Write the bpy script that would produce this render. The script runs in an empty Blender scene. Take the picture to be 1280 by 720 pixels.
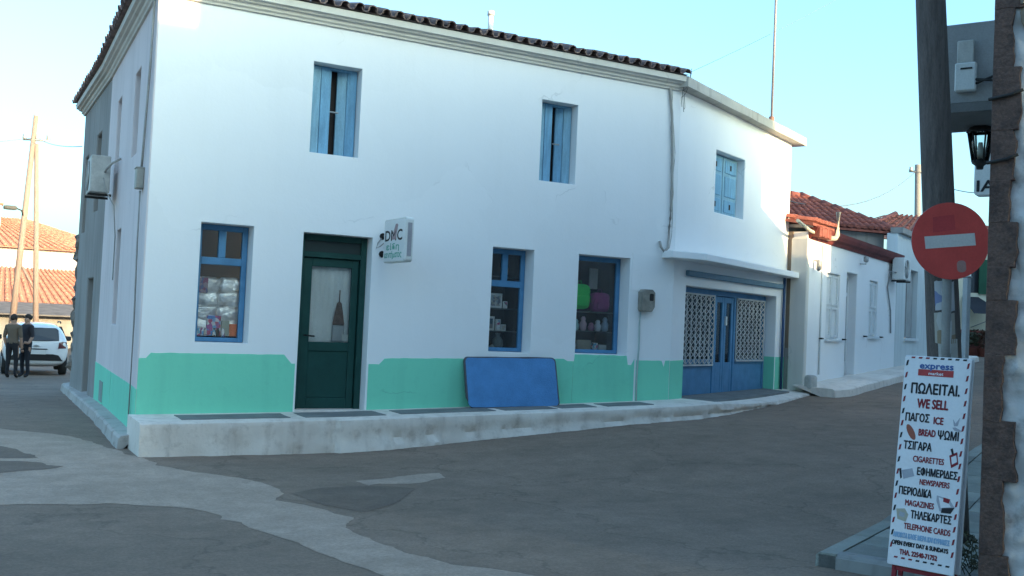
import bpy, bmesh, math, random
from mathutils import Vector, Matrix, noise
random.seed(7)
rad = math.radians
scene = bpy.context.scene
COL = scene.collection

# ---------------------------------------------------------------- camera
cam_data = bpy.data.cameras.new('camera')
cam = bpy.data.objects.new('camera', cam_data)
COL.objects.link(cam)
cam_data.sensor_width = 36.0
cam_data.lens = 1294.0 / 1280.0 * 36.0
cam_data.clip_start = 0.05
cam_data.clip_end = 3000
RIGHT = Vector((0.875448, -0.481164, 0.045529))
UP = Vector((-0.056385, -0.008121, 0.998376))
FWD = Vector((0.480012, 0.876593, 0.034239))
cm = Matrix((RIGHT, UP, -FWD)).transposed().to_4x4()
cm.translation = Vector((-2.248, -14.12, 1.80))
cam.matrix_world = cm
scene.camera = cam

# ---------------------------------------------------------------- sky, sun, exposure
SUN_EL = rad(12.0)
SH = Vector((0.332, -0.943)).normalized()               # horizontal direction towards the sun
world = bpy.data.worlds.new('World')
scene.world = world
world.use_nodes = True
wn = world.node_tree
for n in list(wn.nodes):
    wn.nodes.remove(n)
sky = wn.nodes.new('ShaderNodeTexSky')
sky.sky_type = 'NISHITA'
sky.sun_disc = False
sky.sun_elevation = SUN_EL
sky.sun_rotation = math.atan2(SH.x, SH.y)
sky.air_density = 1.0
sky.dust_density = 3.6
sky.ozone_density = 1.0
tint = wn.nodes.new('ShaderNodeMix')
tint.data_type = 'RGBA'
tint.blend_type = 'MULTIPLY'
tint.inputs[0].default_value = 1.0
tint.inputs[7].default_value = (0.645, 0.945, 1.12, 1)
bg = wn.nodes.new('ShaderNodeBackground')
bg.inputs[1].default_value = 0.15
wo = wn.nodes.new('ShaderNodeOutputWorld')
wn.links.new(sky.outputs[0], tint.inputs[6])
wn.links.new(tint.outputs[2], bg.inputs[0])
wn.links.new(bg.outputs[0], wo.inputs[0])

sun_data = bpy.data.lights.new('sun', 'SUN')
sun_data.energy = 2.2
sun_data.angle = rad(0.5)
sun_data.color = (1.0, 0.72, 0.40)
sun = bpy.data.objects.new('sun', sun_data)
COL.objects.link(sun)
SUN_DIR = Vector((SH.x * math.cos(SUN_EL), SH.y * math.cos(SUN_EL), math.sin(SUN_EL)))
sun.rotation_euler = (-SUN_DIR).to_track_quat('-Z', 'Y').to_euler()
sun.location = (0, -30, 30)

vs = scene.view_settings
vs.view_transform = 'Standard'
vs.look = 'None'
vs.gamma = 1.0
vs.use_curve_mapping = False
vs.exposure = 2.02


# ================================================================ helpers
def lerp(a, b, t):
    return a + (b - a) * t


def interp(x, xs, ys):
    if x <= xs[0]:
        return ys[0]
    for i in range(1, len(xs)):
        if x <= xs[i]:
            return lerp(ys[i - 1], ys[i], (x - xs[i - 1]) / (xs[i] - xs[i - 1]))
    return ys[-1]


SDV = Vector((math.cos(rad(27)), math.sin(rad(27))))
def ground(x, y):
    cap = lerp(-1.0, 100.0, max(0.0, min(1.0, (x - 1.0) / 6.0)) ** 2)      # the side street does not climb
    u = (x - 2.5) * SDV.x + (min(y, cap) + 1.0) * SDV.y
    h = interp(u, [-50, 0, .8, 1.8, 3, 4.3, 11, 60], [-.02, -.02, .03, .12, .22, .33, .62, 2.4])
    if x < 7:
        d = 0.02 * max(0.0, min(y, 40) - 3.5)
        h -= d * max(0.0, min(1.0, (7 - x) / 5))
    return h


# ---- materials
MATS = {}
def mat(name, col, rough=0.8, var=0.12, scale=2.5, fine=0.06, fscale=60, bump=0.15, bscale=60, metallic=0.0,
        spec=0.3, col2=None, mixlo=0.45, mixhi=0.65, stretch=None, coat=0.0, local=False):
    if name in MATS:
        return MATS[name]
    m = bpy.data.materials.new(name)
    m.use_nodes = True
    nt = m.node_tree
    N, L = nt.nodes, nt.links
    p = N['Principled BSDF']
    p.inputs['Roughness'].default_value = rough
    p.inputs['Metallic'].default_value = metallic
    p.inputs['Specular IOR Level'].default_value = spec
    p.inputs['Coat Weight'].default_value = coat
    geo = N.new('ShaderNodeTexCoord') if local else N.new('ShaderNodeNewGeometry')
    pos = geo.outputs['Object'] if local else geo.outputs['Position']
    if stretch:
        mp = N.new('ShaderNodeMapping')
        mp.inputs['Scale'].default_value = stretch
        L.new(pos, mp.inputs[0])
        pos = mp.outputs[0]
    n1 = N.new('ShaderNodeTexNoise')
    n1.inputs['Scale'].default_value = scale
    n1.inputs['Detail'].default_value = 8
    n1.inputs['Roughness'].default_value = 0.6
    L.new(pos, n1.inputs['Vector'])
    mr = N.new('ShaderNodeMapRange')
    mr.inputs['From Min'].default_value = mixlo if col2 else 0.3
    mr.inputs['From Max'].default_value = mixhi if col2 else 0.7
    L.new(n1.outputs['Fac'], mr.inputs[0])
    mx = N.new('ShaderNodeMix')
    mx.data_type = 'RGBA'
    c = Vector(col)
    a, b = (c, Vector(col2)) if col2 else (c * (1 - var), c * (1 + var))
    mx.inputs[6].default_value = (*a, 1)
    mx.inputs[7].default_value = (*[min(1, v) for v in b], 1)
    L.new(mr.outputs[0], mx.inputs[0])
    n2 = N.new('ShaderNodeTexNoise')
    n2.inputs['Scale'].default_value = fscale
    n2.inputs['Detail'].default_value = 4
    L.new(pos, n2.inputs['Vector'])
    m2 = N.new('ShaderNodeMapRange')
    m2.inputs['From Min'].default_value = 0.3
    m2.inputs['From Max'].default_value = 0.7
    m2.inputs['To Min'].default_value = 1 - fine
    m2.inputs['To Max'].default_value = 1 + fine
    L.new(n2.outputs['Fac'], m2.inputs[0])
    mu = N.new('ShaderNodeVectorMath')
    mu.operation = 'SCALE'
    L.new(mx.outputs[2], mu.inputs[0])
    L.new(m2.outputs[0], mu.inputs['Scale'])
    L.new(mu.outputs[0], p.inputs['Base Color'])
    if bump > 0:
        n3 = N.new('ShaderNodeTexNoise')
        n3.inputs['Scale'].default_value = bscale
        n3.inputs['Detail'].default_value = 6
        L.new(pos, n3.inputs['Vector'])
        bp = N.new('ShaderNodeBump')
        bp.inputs['Strength'].default_value = bump
        bp.inputs['Distance'].default_value = 0.02
        L.new(n3.outputs['Fac'], bp.inputs['Height'])
        L.new(bp.outputs[0], p.inputs['Normal'])
    MATS[name] = m
    return m


def wall_paint(name, base, stain, stain_amt=0.35, bump=0.2, run=0.7, spot=0.5):
    """lime washed plaster: broad blotches, thin vertical run marks, trowel relief"""
    if name in MATS:
        return MATS[name]
    m = bpy.data.materials.new(name)
    m.use_nodes = True
    N, L = m.node_tree.nodes, m.node_tree.links
    p = N['Principled BSDF']
    p.inputs['Roughness'].default_value = 0.9
    p.inputs['Specular IOR Level'].default_value = 0.15
    g = N.new('ShaderNodeNewGeometry')
    def nz(scale, detail, st=None, rough=0.55):
        src = g.outputs['Position']
        if st:
            mp = N.new('ShaderNodeMapping')
            mp.inputs['Scale'].default_value = st
            L.new(src, mp.inputs[0])
            src = mp.outputs[0]
        n = N.new('ShaderNodeTexNoise')
        n.inputs['Scale'].default_value = scale
        n.inputs['Detail'].default_value = detail
        n.inputs['Roughness'].default_value = rough
        L.new(src, n.inputs['Vector'])
        return n.outputs['Fac']
    def rng(src, a, b, c, d):
        r = N.new('ShaderNodeMapRange')
        for i, v in enumerate((a, b, c, d)):
            r.inputs[i + 1].default_value = v
        L.new(src, r.inputs[0])
        return r.outputs[0]
    blot = rng(nz(0.7, 6), 0.35, 0.75, 0, 0.5)
    runs = rng(nz(1.0, 5, (5, 5, 0.35)), 0.5, 0.8, 0, run)
    spots = rng(nz(5 if spot > .5 else 9, 8, None, 0.75), 0.52 if spot > .5 else 0.62, 0.8, 0, spot)
    ad = N.new('ShaderNodeMath'); L.new(blot, ad.inputs[0]); L.new(runs, ad.inputs[1])
    ad2 = N.new('ShaderNodeMath'); L.new(ad.outputs[0], ad2.inputs[0]); L.new(spots, ad2.inputs[1])
    ml = N.new('ShaderNodeMath'); ml.operation = 'MULTIPLY'; ml.use_clamp = True
    L.new(ad2.outputs[0], ml.inputs[0]); ml.inputs[1].default_value = stain_amt
    mx = N.new('ShaderNodeMix'); mx.data_type = 'RGBA'
    mx.inputs[6].default_value = (*base, 1)
    mx.inputs[7].default_value = (*stain, 1)
    L.new(ml.outputs[0], mx.inputs[0])
    L.new(mx.outputs[2], p.inputs['Base Color'])
    wp = N.new('ShaderNodeTexNoise'); wp.inputs['Scale'].default_value = 1.1; wp.inputs['Detail'].default_value = 5
    L.new(g.outputs['Position'], wp.inputs['Vector'])
    wv = N.new('ShaderNodeVectorMath'); wv.operation = 'MULTIPLY_ADD'
    L.new(wp.outputs['Color'], wv.inputs[0]); wv.inputs[1].default_value = (1.5, 1.5, 1.5); L.new(g.outputs['Position'], wv.inputs[2])
    vc = N.new('ShaderNodeTexVoronoi'); vc.inputs['Scale'].default_value = 0.55; L.new(wv.outputs[0], vc.inputs['Vector'])
    ve = N.new('ShaderNodeTexVoronoi'); ve.feature = 'DISTANCE_TO_EDGE'; ve.inputs['Scale'].default_value = 0.55; L.new(wv.outputs[0], ve.inputs['Vector'])
    sc = N.new('ShaderNodeSeparateColor'); L.new(vc.outputs['Color'], sc.inputs[0])
    pat = rng(sc.outputs[0], 0, 1, .982, 1.012)
    crk = rng(ve.outputs['Distance'], 0, .006, 0, 1)
    msk = rng(nz(.9, 3), .57, .66, 1, .84)
    mxm = N.new('ShaderNodeMath'); mxm.operation = 'MAXIMUM'; L.new(crk, mxm.inputs[0]); L.new(msk, mxm.inputs[1])
    pm_ = N.new('ShaderNodeMath'); pm_.operation = 'MULTIPLY'; L.new(pat, pm_.inputs[0]); L.new(mxm.outputs[0], pm_.inputs[1])
    fin = N.new('ShaderNodeVectorMath'); fin.operation = 'SCALE'; L.new(mx.outputs[2], fin.inputs[0]); L.new(pm_.outputs[0], fin.inputs['Scale'])
    L.new(fin.outputs[0], p.inputs['Base Color'])
    h1 = nz(1.6, 5)
    h2 = nz(28, 6)
    s = N.new('ShaderNodeMath'); s.operation = 'MULTIPLY_ADD'
    L.new(h2, s.inputs[0]); s.inputs[1].default_value = 0.15; L.new(h1, s.inputs[2])
    bp = N.new('ShaderNodeBump'); bp.inputs['Strength'].default_value = bump
    bp.inputs['Distance'].default_value = 0.03
    L.new(s.outputs[0], bp.inputs['Height'])
    L.new(bp.outputs[0], p.inputs['Normal'])
    MATS[name] = m
    return m


def glass_mat(name, tint_col=(0.95, 0.96, 0.96)):
    if name in MATS:
        return MATS[name]
    m = bpy.data.materials.new(name)
    m.use_nodes = True
    N, L = m.node_tree.nodes, m.node_tree.links
    for n in list(N):
        N.remove(n)
    o = N.new('ShaderNodeOutputMaterial')
    tr = N.new('ShaderNodeBsdfTransparent'); tr.inputs[0].default_value = (*tint_col, 1)
    gl = N.new('ShaderNodeBsdfGlossy'); gl.inputs['Roughness'].default_value = 0.03
    gl.inputs[0].default_value = (0.9, 0.9, 0.9, 1)
    fr = N.new('ShaderNodeFresnel'); fr.inputs[0].default_value = 1.5
    mx = N.new('ShaderNodeMixShader')
    L.new(fr.outputs[0], mx.inputs[0]); L.new(tr.outputs[0], mx.inputs[1]); L.new(gl.outputs[0], mx.inputs[2])
    L.new(mx.outputs[0], o.inputs[0])
    MATS[name] = m
    return m


def asphalt(name, col, col2, crack=0.5):
    m = bpy.data.materials.new(name)
    m.use_nodes = True
    N, L = m.node_tree.nodes, m.node_tree.links
    p = N['Principled BSDF']
    p.inputs['Roughness'].default_value = 0.85
    p.inputs['Specular IOR Level'].default_value = 0.25
    g = N.new('ShaderNodeNewGeometry')
    def nz(scale, detail, rough=0.6):
        n = N.new('ShaderNodeTexNoise')
        n.inputs['Scale'].default_value = scale
        n.inputs['Detail'].default_value = detail
        n.inputs['Roughness'].default_value = rough
        L.new(g.outputs['Position'], n.inputs['Vector'])
        return n
    def rng(src, a, b, c, d):
        r = N.new('ShaderNodeMapRange')
        for i, v in enumerate((a, b, c, d)):
            r.inputs[i + 1].default_value = v
        L.new(src, r.inputs[0])
        return r.outputs[0]
    big = rng(nz(0.35, 7, 0.62).outputs[0], 0.33, 0.68, 0, 1)
    mx = N.new('ShaderNodeMix'); mx.data_type = 'RGBA'
    mx.inputs[6].default_value = (*col, 1); mx.inputs[7].default_value = (*col2, 1)
    L.new(big, mx.inputs[0])
    grain = rng(nz(38, 8, .8).outputs[0], 0.3, 0.7, 0.72, 1.28)
    mid = rng(nz(2.6, 8, 0.75).outputs[0], 0.3, 0.7, 0.82, 1.18)
    # hairline cracks from warped cell borders
    wv = N.new('ShaderNodeVectorMath'); wv.operation = 'MULTIPLY_ADD'
    nn = nz(1.3, 5)
    L.new(nn.outputs['Color'], wv.inputs[0]); wv.inputs[1].default_value = (1.6, 1.6, 0)
    L.new(g.outputs['Position'], wv.inputs[2])
    vo = N.new('ShaderNodeTexVoronoi'); vo.feature = 'DISTANCE_TO_EDGE'
    vo.inputs['Scale'].default_value = 0.38
    L.new(wv.outputs[0], vo.inputs['Vector'])
    cr = rng(vo.outputs['Distance'], 0.0, 0.012, 1 - crack, 1)
    mp = N.new('ShaderNodeMapping'); mp.inputs['Rotation'].default_value = (0, 0, rad(-24)); mp.inputs['Scale'].default_value = (.35, 1.2, 1)
    L.new(g.outputs['Position'], mp.inputs[0])
    sn = N.new('ShaderNodeTexNoise'); sn.inputs['Scale'].default_value = 1.0; sn.inputs['Detail'].default_value = 7; sn.inputs['Roughness'].default_value = .65
    L.new(mp.outputs[0], sn.inputs['Vector'])
    strk = rng(sn.outputs[0], 0.32, 0.68, 0.90, 1.10)
    a0 = N.new('ShaderNodeMath'); a0.operation = 'MULTIPLY'; L.new(grain, a0.inputs[0]); L.new(strk, a0.inputs[1])
    a = N.new('ShaderNodeMath'); a.operation = 'MULTIPLY'; L.new(a0.outputs[0], a.inputs[0]); L.new(mid, a.inputs[1])
    b = N.new('ShaderNodeMath'); b.operation = 'MULTIPLY'; L.new(a.outputs[0], b.inputs[0]); L.new(cr, b.inputs[1])
    mu = N.new('ShaderNodeVectorMath'); mu.operation = 'SCALE'
    L.new(mx.outputs[2], mu.inputs[0]); L.new(b.outputs[0], mu.inputs['Scale'])
    L.new(mu.outputs[0], p.inputs['Base Color'])
    bp = N.new('ShaderNodeBump'); bp.inputs['Strength'].default_value = 0.5; bp.inputs['Distance'].default_value = 0.01
    L.new(b.outputs[0], bp.inputs['Height']); L.new(bp.outputs[0], p.inputs['Normal'])
    MATS[name] = m
    return m


def spots_mat(name, cols, scale=14.0, rough=0.5):
    """packaging print: patches of several colours"""
    m = bpy.data.materials.new(name)
    m.use_nodes = True
    N, L = m.node_tree.nodes, m.node_tree.links
    p = N['Principled BSDF']; p.inputs['Roughness'].default_value = rough
    g = N.new('ShaderNodeNewGeometry')
    v = N.new('ShaderNodeTexVoronoi'); v.inputs['Scale'].default_value = scale
    L.new(g.outputs['Position'], v.inputs['Vector'])
    s = N.new('ShaderNodeSeparateColor'); L.new(v.outputs['Color'], s.inputs[0])
    r = N.new('ShaderNodeValToRGB'); r.color_ramp.interpolation = 'CONSTANT'
    e = r.color_ramp.elements
    while len(e) < len(cols):
        e.new(0.5)
    for i, c in enumerate(cols):
        e[i].position = i / len(cols); e[i].color = (*c, 1)
    L.new(s.outputs[0], r.inputs[0]); L.new(r.outputs[0], p.inputs['Base Color'])
    MATS[name] = m
    return m


WHITE = wall_paint('white_limewash', (0.85, 0.84, 0.83), (0.66, 0.65, 0.62), 0.30, 0.28, 0.22)
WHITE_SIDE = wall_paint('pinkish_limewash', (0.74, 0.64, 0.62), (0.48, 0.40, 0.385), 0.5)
GREY_STONE = wall_paint('grey_old_render', (0.33, 0.31, 0.29), (0.17, 0.155, 0.14), 0.9, 0.9)
BROWN_RENDER = wall_paint('brown_old_render', (0.25, 0.19, 0.14), (0.13, 0.10, 0.08), 0.8, 0.9)
CREAM = wall_paint('cream_render', (0.72, 0.66, 0.50), (0.5, 0.45, 0.35), 0.4)
FARWHITE = wall_paint('far_white_render', (0.62, 0.56, 0.52), (0.45, 0.40, 0.36), 0.3)
GREEN_BAND = wall_paint('turquoise_paint', (0.225, 0.70, 0.485), (0.16, 0.50, 0.36), 0.5, 0.3, 0.5, 0.6)
TRIM = wall_paint('cream_plaster_trim', (0.68, 0.64, 0.58), (0.45, 0.41, 0.36), 0.5)
SLAB_EDGE = wall_paint('weathered_concrete_edge', (0.52, 0.49, 0.44), (0.22, 0.19, 0.17), 0.9, 0.8)
KERBWASH = wall_paint('worn_whitewashed_kerb', (0.84, 0.745, 0.655), (0.38, 0.30, 0.245), 0.80, 1.0, 0.5, 0.75)
SLABDARK = mat('dark_cement_slab', (0.19, 0.19, 0.18), 0.9, 0.2, 3, 0.12, 90, 0.4, 80)
TILE_OLD = mat('old_roof_tile', (0.20, 0.14, 0.125), 0.9, 0.4, 5, 0.2, 40, 0.4, 50)
TILE_RED = mat('red_clay_tile', (0.27, 0.085, 0.062), 0.85, 0.3, 3, 0.15, 40, 0.3, 50)
TILE_FAR = mat('orange_clay_tile', (0.44, 0.20, 0.14), 0.85, 0.2, 1.5, 0.12, 30, 0.2, 50)
BLUE = mat('blue_gloss_paint', (0.085, 0.225, 0.385), 0.5, 0.15, 5, 0.06, 60, 0.15, 40)
BLUE_OLD = mat('faded_blue_paint', (0.17, 0.35, 0.50), 0.7, 0.2, 6, 0.1, 80, 0.3, 60, stretch=(3, 3, .4))
BLUE_OLD2 = mat('chalky_blue_paint', (0.22, 0.39, 0.50), 0.7, 0.2, 6, 0.1, 80, 0.3, 60, stretch=(3, 3, .4))
BLUE_BOARD = mat('blue_board_paint', (0.075, 0.225, 0.45), 0.6, 0.12, 4, 0.08, 80, 0.3, 50)
DGREEN = mat('dark_green_paint', (0.010, 0.055, 0.047), 0.45, 0.15, 4, 0.05, 60, 0.1, 40)
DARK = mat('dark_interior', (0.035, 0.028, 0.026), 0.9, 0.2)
DARKWOOD = mat('dark_shelf_wood', (0.07, 0.045, 0.035), 0.7, 0.3)
BLACKM = mat('black_iron', (0.025, 0.023, 0.022), 0.6, 0.2)
GREYM = mat('grey_metal', (0.35, 0.35, 0.34), 0.5, 0.15, metallic=0.3)
OFFW = mat('offwhite_plastic', (0.66, 0.66, 0.63), 0.5, 0.06, bump=0.03)
DIRTYW = mat('grimy_offwhite', (0.48, 0.46, 0.42), 0.6, 0.25, 4)
GLASS = glass_mat('window_glass')
FOIL = mat('silver_foil', (0.90, 0.90, 0.90), 0.30, 0.1, 8, 0.08, 30, 1.0, 16, metallic=0.55)
CABLEM = mat('grey_cable', (0.36, 0.34, 0.31), 0.7, 0.2)
WIREM = mat('black_wire', (0.14, 0.14, 0.14), 0.7, 0.1)


# ---- mesh helpers
def quadbox(bm, pts):
    v = [bm.verts.new(p) for p in pts]
    for f in ((0, 3, 2, 1), (4, 5, 6, 7), (0, 1, 5, 4), (1, 2, 6, 5), (2, 3, 7, 6), (3, 0, 4, 7)):
        bm.faces.new([v[i] for i in f])


def box(bm, x0, x1, y0, y1, z0, z1):
    quadbox(bm, [(x0, y0, z0), (x1, y0, z0), (x1, y1, z0), (x0, y1, z0),
                 (x0, y0, z1), (x1, y0, z1), (x1, y1, z1), (x0, y1, z1)])


def tube(bm, pts, r, n=8, cap=True, r1=None):
    pts = [Vector(p) for p in pts]
    rings = []
    for i, p in enumerate(pts):
        a = pts[max(0, i - 1)]; b = pts[min(len(pts) - 1, i + 1)]
        d = (b - a).normalized()
        u = d.cross(Vector((0, 0, 1)))
        if u.length < 0.05:
            u = d.cross(Vector((1, 0, 0)))
        u.normalize(); w = d.cross(u)
        rr = r if r1 is None else lerp(r, r1, i / (len(pts) - 1))
        rings.append([bm.verts.new(p + (u * math.cos(t) + w * math.sin(t)) * rr)
                      for t in [2 * math.pi * k / n for k in range(n)]])
    for i in range(len(rings) - 1):
        for k in range(n):
            f = bm.faces.new((rings[i][k], rings[i][(k + 1) % n], rings[i + 1][(k + 1) % n], rings[i + 1][k]))
            f.smooth = True
    if cap:
        bm.faces.new(list(reversed(rings[0]))); bm.faces.new(rings[-1])


def prism(bm, outline, d0, d1, P):
    """outline in (s, z), extruded from depth d0 to d1 through mapping P(s, d, z)"""
    a = [bm.verts.new(P(s, d0, z)) for s, z in outline]
    b = [bm.verts.new(P(s, d1, z)) for s, z in outline]
    bm.faces.new(a); bm.faces.new(list(reversed(b)))
    n = len(a)
    for i in range(n):
        bm.faces.new((a[i], b[i], b[(i + 1) % n], a[(i + 1) % n]))


def rounded(s0, s1, z0, z1, r, k=4):
    out = []
    for cx, cz, a0 in ((s1 - r, z0 + r, -90), (s1 - r, z1 - r, 0), (s0 + r, z1 - r, 90), (s0 + r, z0 + r, 180)):
        for i in range(k + 1):
            t = rad(a0 + 90 * i / k)
            out.append((cx + r * math.cos(t), cz + r * math.sin(t)))
    return out


def obj(name, bm, m, parent=None, bevel=0.0, loc=None, smooth=False, seg=1):
    bmesh.ops.recalc_face_normals(bm, faces=bm.faces)
    me = bpy.data.meshes.new(name)
    bm.to_mesh(me); bm.free()
    if isinstance(m, (list, tuple)):
        for q in m:
            me.materials.append(q)
    else:
        me.materials.append(m)
    return link(name, me, parent, bevel, loc, smooth, seg)


def link(name, me, parent=None, bevel=0.0, loc=None, smooth=False, seg=1, rot=None):
    o = bpy.data.objects.new(name, me)
    COL.objects.link(o)
    L = Vector(loc) if loc is not None else Vector((0, 0, 0))
    if parent is not None:
        o.parent = parent
        if parent.type == 'EMPTY':
            L = L - parent.location
    o.location = L
    if rot is not None:
        o.rotation_euler = rot
    if smooth:
        for p in me.polygons:
            p.use_smooth = True
    if bevel > 0:
        b = o.modifiers.new('bevel', 'BEVEL')
        b.width = bevel; b.segments = seg; b.limit_method = 'ANGLE'; b.angle_limit = rad(40)
    return o


def thing(name, label, cat, loc, group=None):
    o = bpy.data.objects.new(name, None)
    COL.objects.link(o)
    o.empty_display_size = 0.2
    o.location = loc
    o['label'] = label; o['category'] = cat
    if group:
        o['group'] = group
    return o


def tag(o, label, cat, group=None):
    o['label'] = label; o['category'] = cat
    if group:
        o['group'] = group
    return o


def structure(o, stuff=False):
    o['kind'] = 'stuff' if stuff else 'structure'
    return o


def nb():
    return bmesh.new()


class Frame:
    """upright face: s along it, d outwards (to the right of s), z up"""
    def __init__(self, x, y, ang):
        self.o = Vector((x, y)); a = rad(ang); self.ang = a
        self.t = Vector((math.cos(a), math.sin(a))); self.n = Vector((math.sin(a), -math.cos(a)))
    def __call__(self, s, d, z):
        p = self.o + self.t * s + self.n * d
        return Vector((p.x, p.y, z))
    def box(self, bm, s0, s1, d0, d1, z0, z1):
        P = self
        quadbox(bm, [P(s0, d1, z0), P(s1, d1, z0), P(s1, d0, z0), P(s0, d0, z0),
                     P(s0, d1, z1), P(s1, d1, z1), P(s1, d0, z1), P(s0, d0, z1)])
    def wall(self, bm, s0, s1, z0, z1, holes=(), th=0.3):
        ss = sorted(set([s0, s1] + [h[0] for h in holes] + [h[1] for h in holes]))
        zz = sorted(set([z0, z1] + [h[2] for h in holes] + [h[3] for h in holes]))
        V = {}
        def v(i, j, k):
            if (i, j, k) not in V:
                V[i, j, k] = bm.verts.new(self(ss[i], -th if k else 0, zz[j]))
            return V[i, j, k]
        def solid(i, j):
            if i < 0 or j < 0 or i >= len(ss) - 1 or j >= len(zz) - 1:
                return False
            cs, cz = (ss[i] + ss[i + 1]) / 2, (zz[j] + zz[j + 1]) / 2
            return not any(h[0] < cs < h[1] and h[2] < cz < h[3] for h in holes)
        for i in range(len(ss) - 1):
            for j in range(len(zz) - 1):
                if not solid(i, j):
                    continue
                bm.faces.new((v(i, j, 0), v(i + 1, j, 0), v(i + 1, j + 1, 0), v(i, j + 1, 0)))
                bm.faces.new((v(i, j, 1), v(i, j + 1, 1), v(i + 1, j + 1, 1), v(i + 1, j, 1)))
                for (di, dj, a, b) in ((-1, 0, (i, j), (i, j + 1)), (1, 0, (i + 1, j), (i + 1, j + 1)),
                                       (0, -1, (i, j), (i + 1, j)), (0, 1, (i, j + 1), (i + 1, j + 1))):
                    if not solid(i + di, j + dj):
                        bm.faces.new((v(*a, 0), v(*b, 0), v(*b, 1), v(*a, 1)))


def jag(pts, amp, step, seed=0.0):
    """subdivide an outline and roughen it"""
    out = []
    n = len(pts)
    for i in range(n):
        a, b = Vector(pts[i]), Vector(pts[(i + 1) % n])
        k = max(1, int((b - a).length / step))
        for j in range(k):
            p = a.lerp(b, j / k)
            q = Vector((p[0] * 3 + seed, p[1] * 3, seed * 1.7))
            w = noise.noise_vector(q) * amp + noise.noise_vector(q * 4) * amp * 0.5
            out.append((p[0] + w.x, p[1] + w.y))
    return out


FONT = None
def text_mesh(txt, h, align='LEFT', bold=0.0, width=None):
    cu = bpy.data.curves.new('lettering', 'FONT')
    cu.body = txt
    cu.size = h / 0.72
    cu.align_x = align
    cu.extrude = 0.0006
    cu.resolution_u = 3
    o = bpy.data.objects.new('lettering', cu)
    COL.objects.link(o)
    dg = bpy.context.evaluated_depsgraph_get()
    me = bpy.data.meshes.new_from_object(o.evaluated_get(dg))
    bpy.data.objects.remove(o)
    if width and len(me.vertices):
        xs = [v.co.x for v in me.vertices]
        a, b = min(xs), max(xs)
        k = width / (b - a)
        for v in me.vertices:
            v.co.x = (v.co.x - a) * k
    return me


def lettering(txt, h, origin, ux, uz, m, parent, align='LEFT', bold=0.0, width=None, name='lettering'):
    """flat letters at origin, running along ux, upright along uz; heavy strokes by slightly shifted copies"""
    base = text_mesh(txt, h, align, 0.0, width)
    ux = Vector(ux).normalized(); uz = Vector(uz).normalized(); un = ux.cross(uz)
    origin = Vector(origin)
    bm = bmesh.new()
    b = bold * .8
    for k, (dx, dz) in enumerate(((0, 0), (-b, 0), (b, 0), (0, b), (0, -b)) if b else ((0, 0),)):
        n0 = len(bm.verts)
        bm.from_mesh(base)
        bm.verts.ensure_lookup_table()
        for v in bm.verts[n0:]:
            c = v.co.copy()
            v.co = origin + ux * (c.x + dx) + uz * (c.y + dz) + un * (c.z + k * .00012)
    me = bpy.data.meshes.new(name)
    bm.to_mesh(me); bm.free()
    me.materials.clear()
    me.materials.append(m)
    return link(name, me, parent)


# ================================================================ the setting
# ---- ground sheet
def axis_pts(lo, hi, step, far):
    a = [-far, -far / 3, -far / 8]
    a = [v for v in a if v < lo - 5]
    x = lo
    while x <= hi + 1e-6:
        a.append(x); x += step
    a += [v for v in (far / 8, far / 3, far) if v > hi + 5]
    return a
bm = nb()
xs = axis_pts(-16, 44, 0.4, 900); ys = axis_pts(-24, 52, 0.4, 900)
G = [[bm.verts.new((x, y, ground(x, y))) for y in ys] for x in xs]
for i in range(len(xs) - 1):
    for j in range(len(ys) - 1):
        bm.faces.new((G[i][j], G[i + 1][j], G[i + 1][j + 1], G[i][j + 1]))
ROADM = asphalt('worn_asphalt', (0.200, 0.142, 0.103), (0.262, 0.188, 0.140), 0.25)
road = structure(obj('road', bm, ROADM, smooth=True))

PATCHM = asphalt('pale_worn_asphalt', (0.355, 0.265, 0.202), (0.410, 0.308, 0.240), 0.1)
DPATCHM = asphalt('dark_tar_patch', (0.155, 0.112, 0.084), (0.190, 0.138, 0.104), 0.1)
def patch(name, pts, m, z, seed):
    bm = nb()
    o = jag(jag(pts, 0.09, 0.2, seed), 0.035, 0.05, seed + 9)
    vs_ = [bm.verts.new((x, y, ground(x, y) + z)) for x, y in o]
    f = bm.faces.new(vs_)
    bmesh.ops.triangulate(bm, faces=[f])
    return obj(name, bm, m, road)
patch('road_patch', [(-7.5, 3.0), (-1.45, 2.26), (-1.06, 1.82), (-0.52, 1.02), (0.04, -1.68), (0.84, -3.19), (0.91, -3.57),
                     (0.67, -4.24), (0.87, -4.51), (1.09, -5.22), (0.85, -5.59), (0.98, -6.6), (1.17, -7.07), (1.44, -7.33),
                     (1.9, -8.1), (2.2, -9.2), (1.1, -9.3), (0.54, -7.22), (0.39, -6.42), (0.17, -5.4), (-0.16, -4.45), (-0.8, -4.05),
                     (-1.7, -3.81), (-7.5, -3.2)], PATCHM, 0.003, 1.0)
patch('road_patch', [(1.89, -3.27), (2.49, -2.98), (3.07, -2.84), (2.95, -3.25), (2.34, -3.58), (1.88, -3.54)], PATCHM, 0.003, 2.0)
patch('road_patch', [(0.95, -3.83), (1.62, -3.52), (2.33, -3.8), (1.9, -4.5), (1.35, -4.99), (1.2, -4.95), (1.0, -4.4)], DPATCHM, 0.003, 3.0)
patch('road_patch', [(-3.4, -0.9), (-1.59, -1.06), (-1.34, -1.11), (-0.95, -1.6), (-1.47, -1.9), (-1.9, -2.1), (-3.4, -2.2)], DPATCHM, 0.006, 4.0)
patch('road_patch', [(-3.2, 0.5), (-1.53, 0.3), (-1.37, -0.04), (-1.2, -0.85), (-1.9, -0.8), (-3.0, -0.6)], DPATCHM, 0.006, 5.0)

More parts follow.
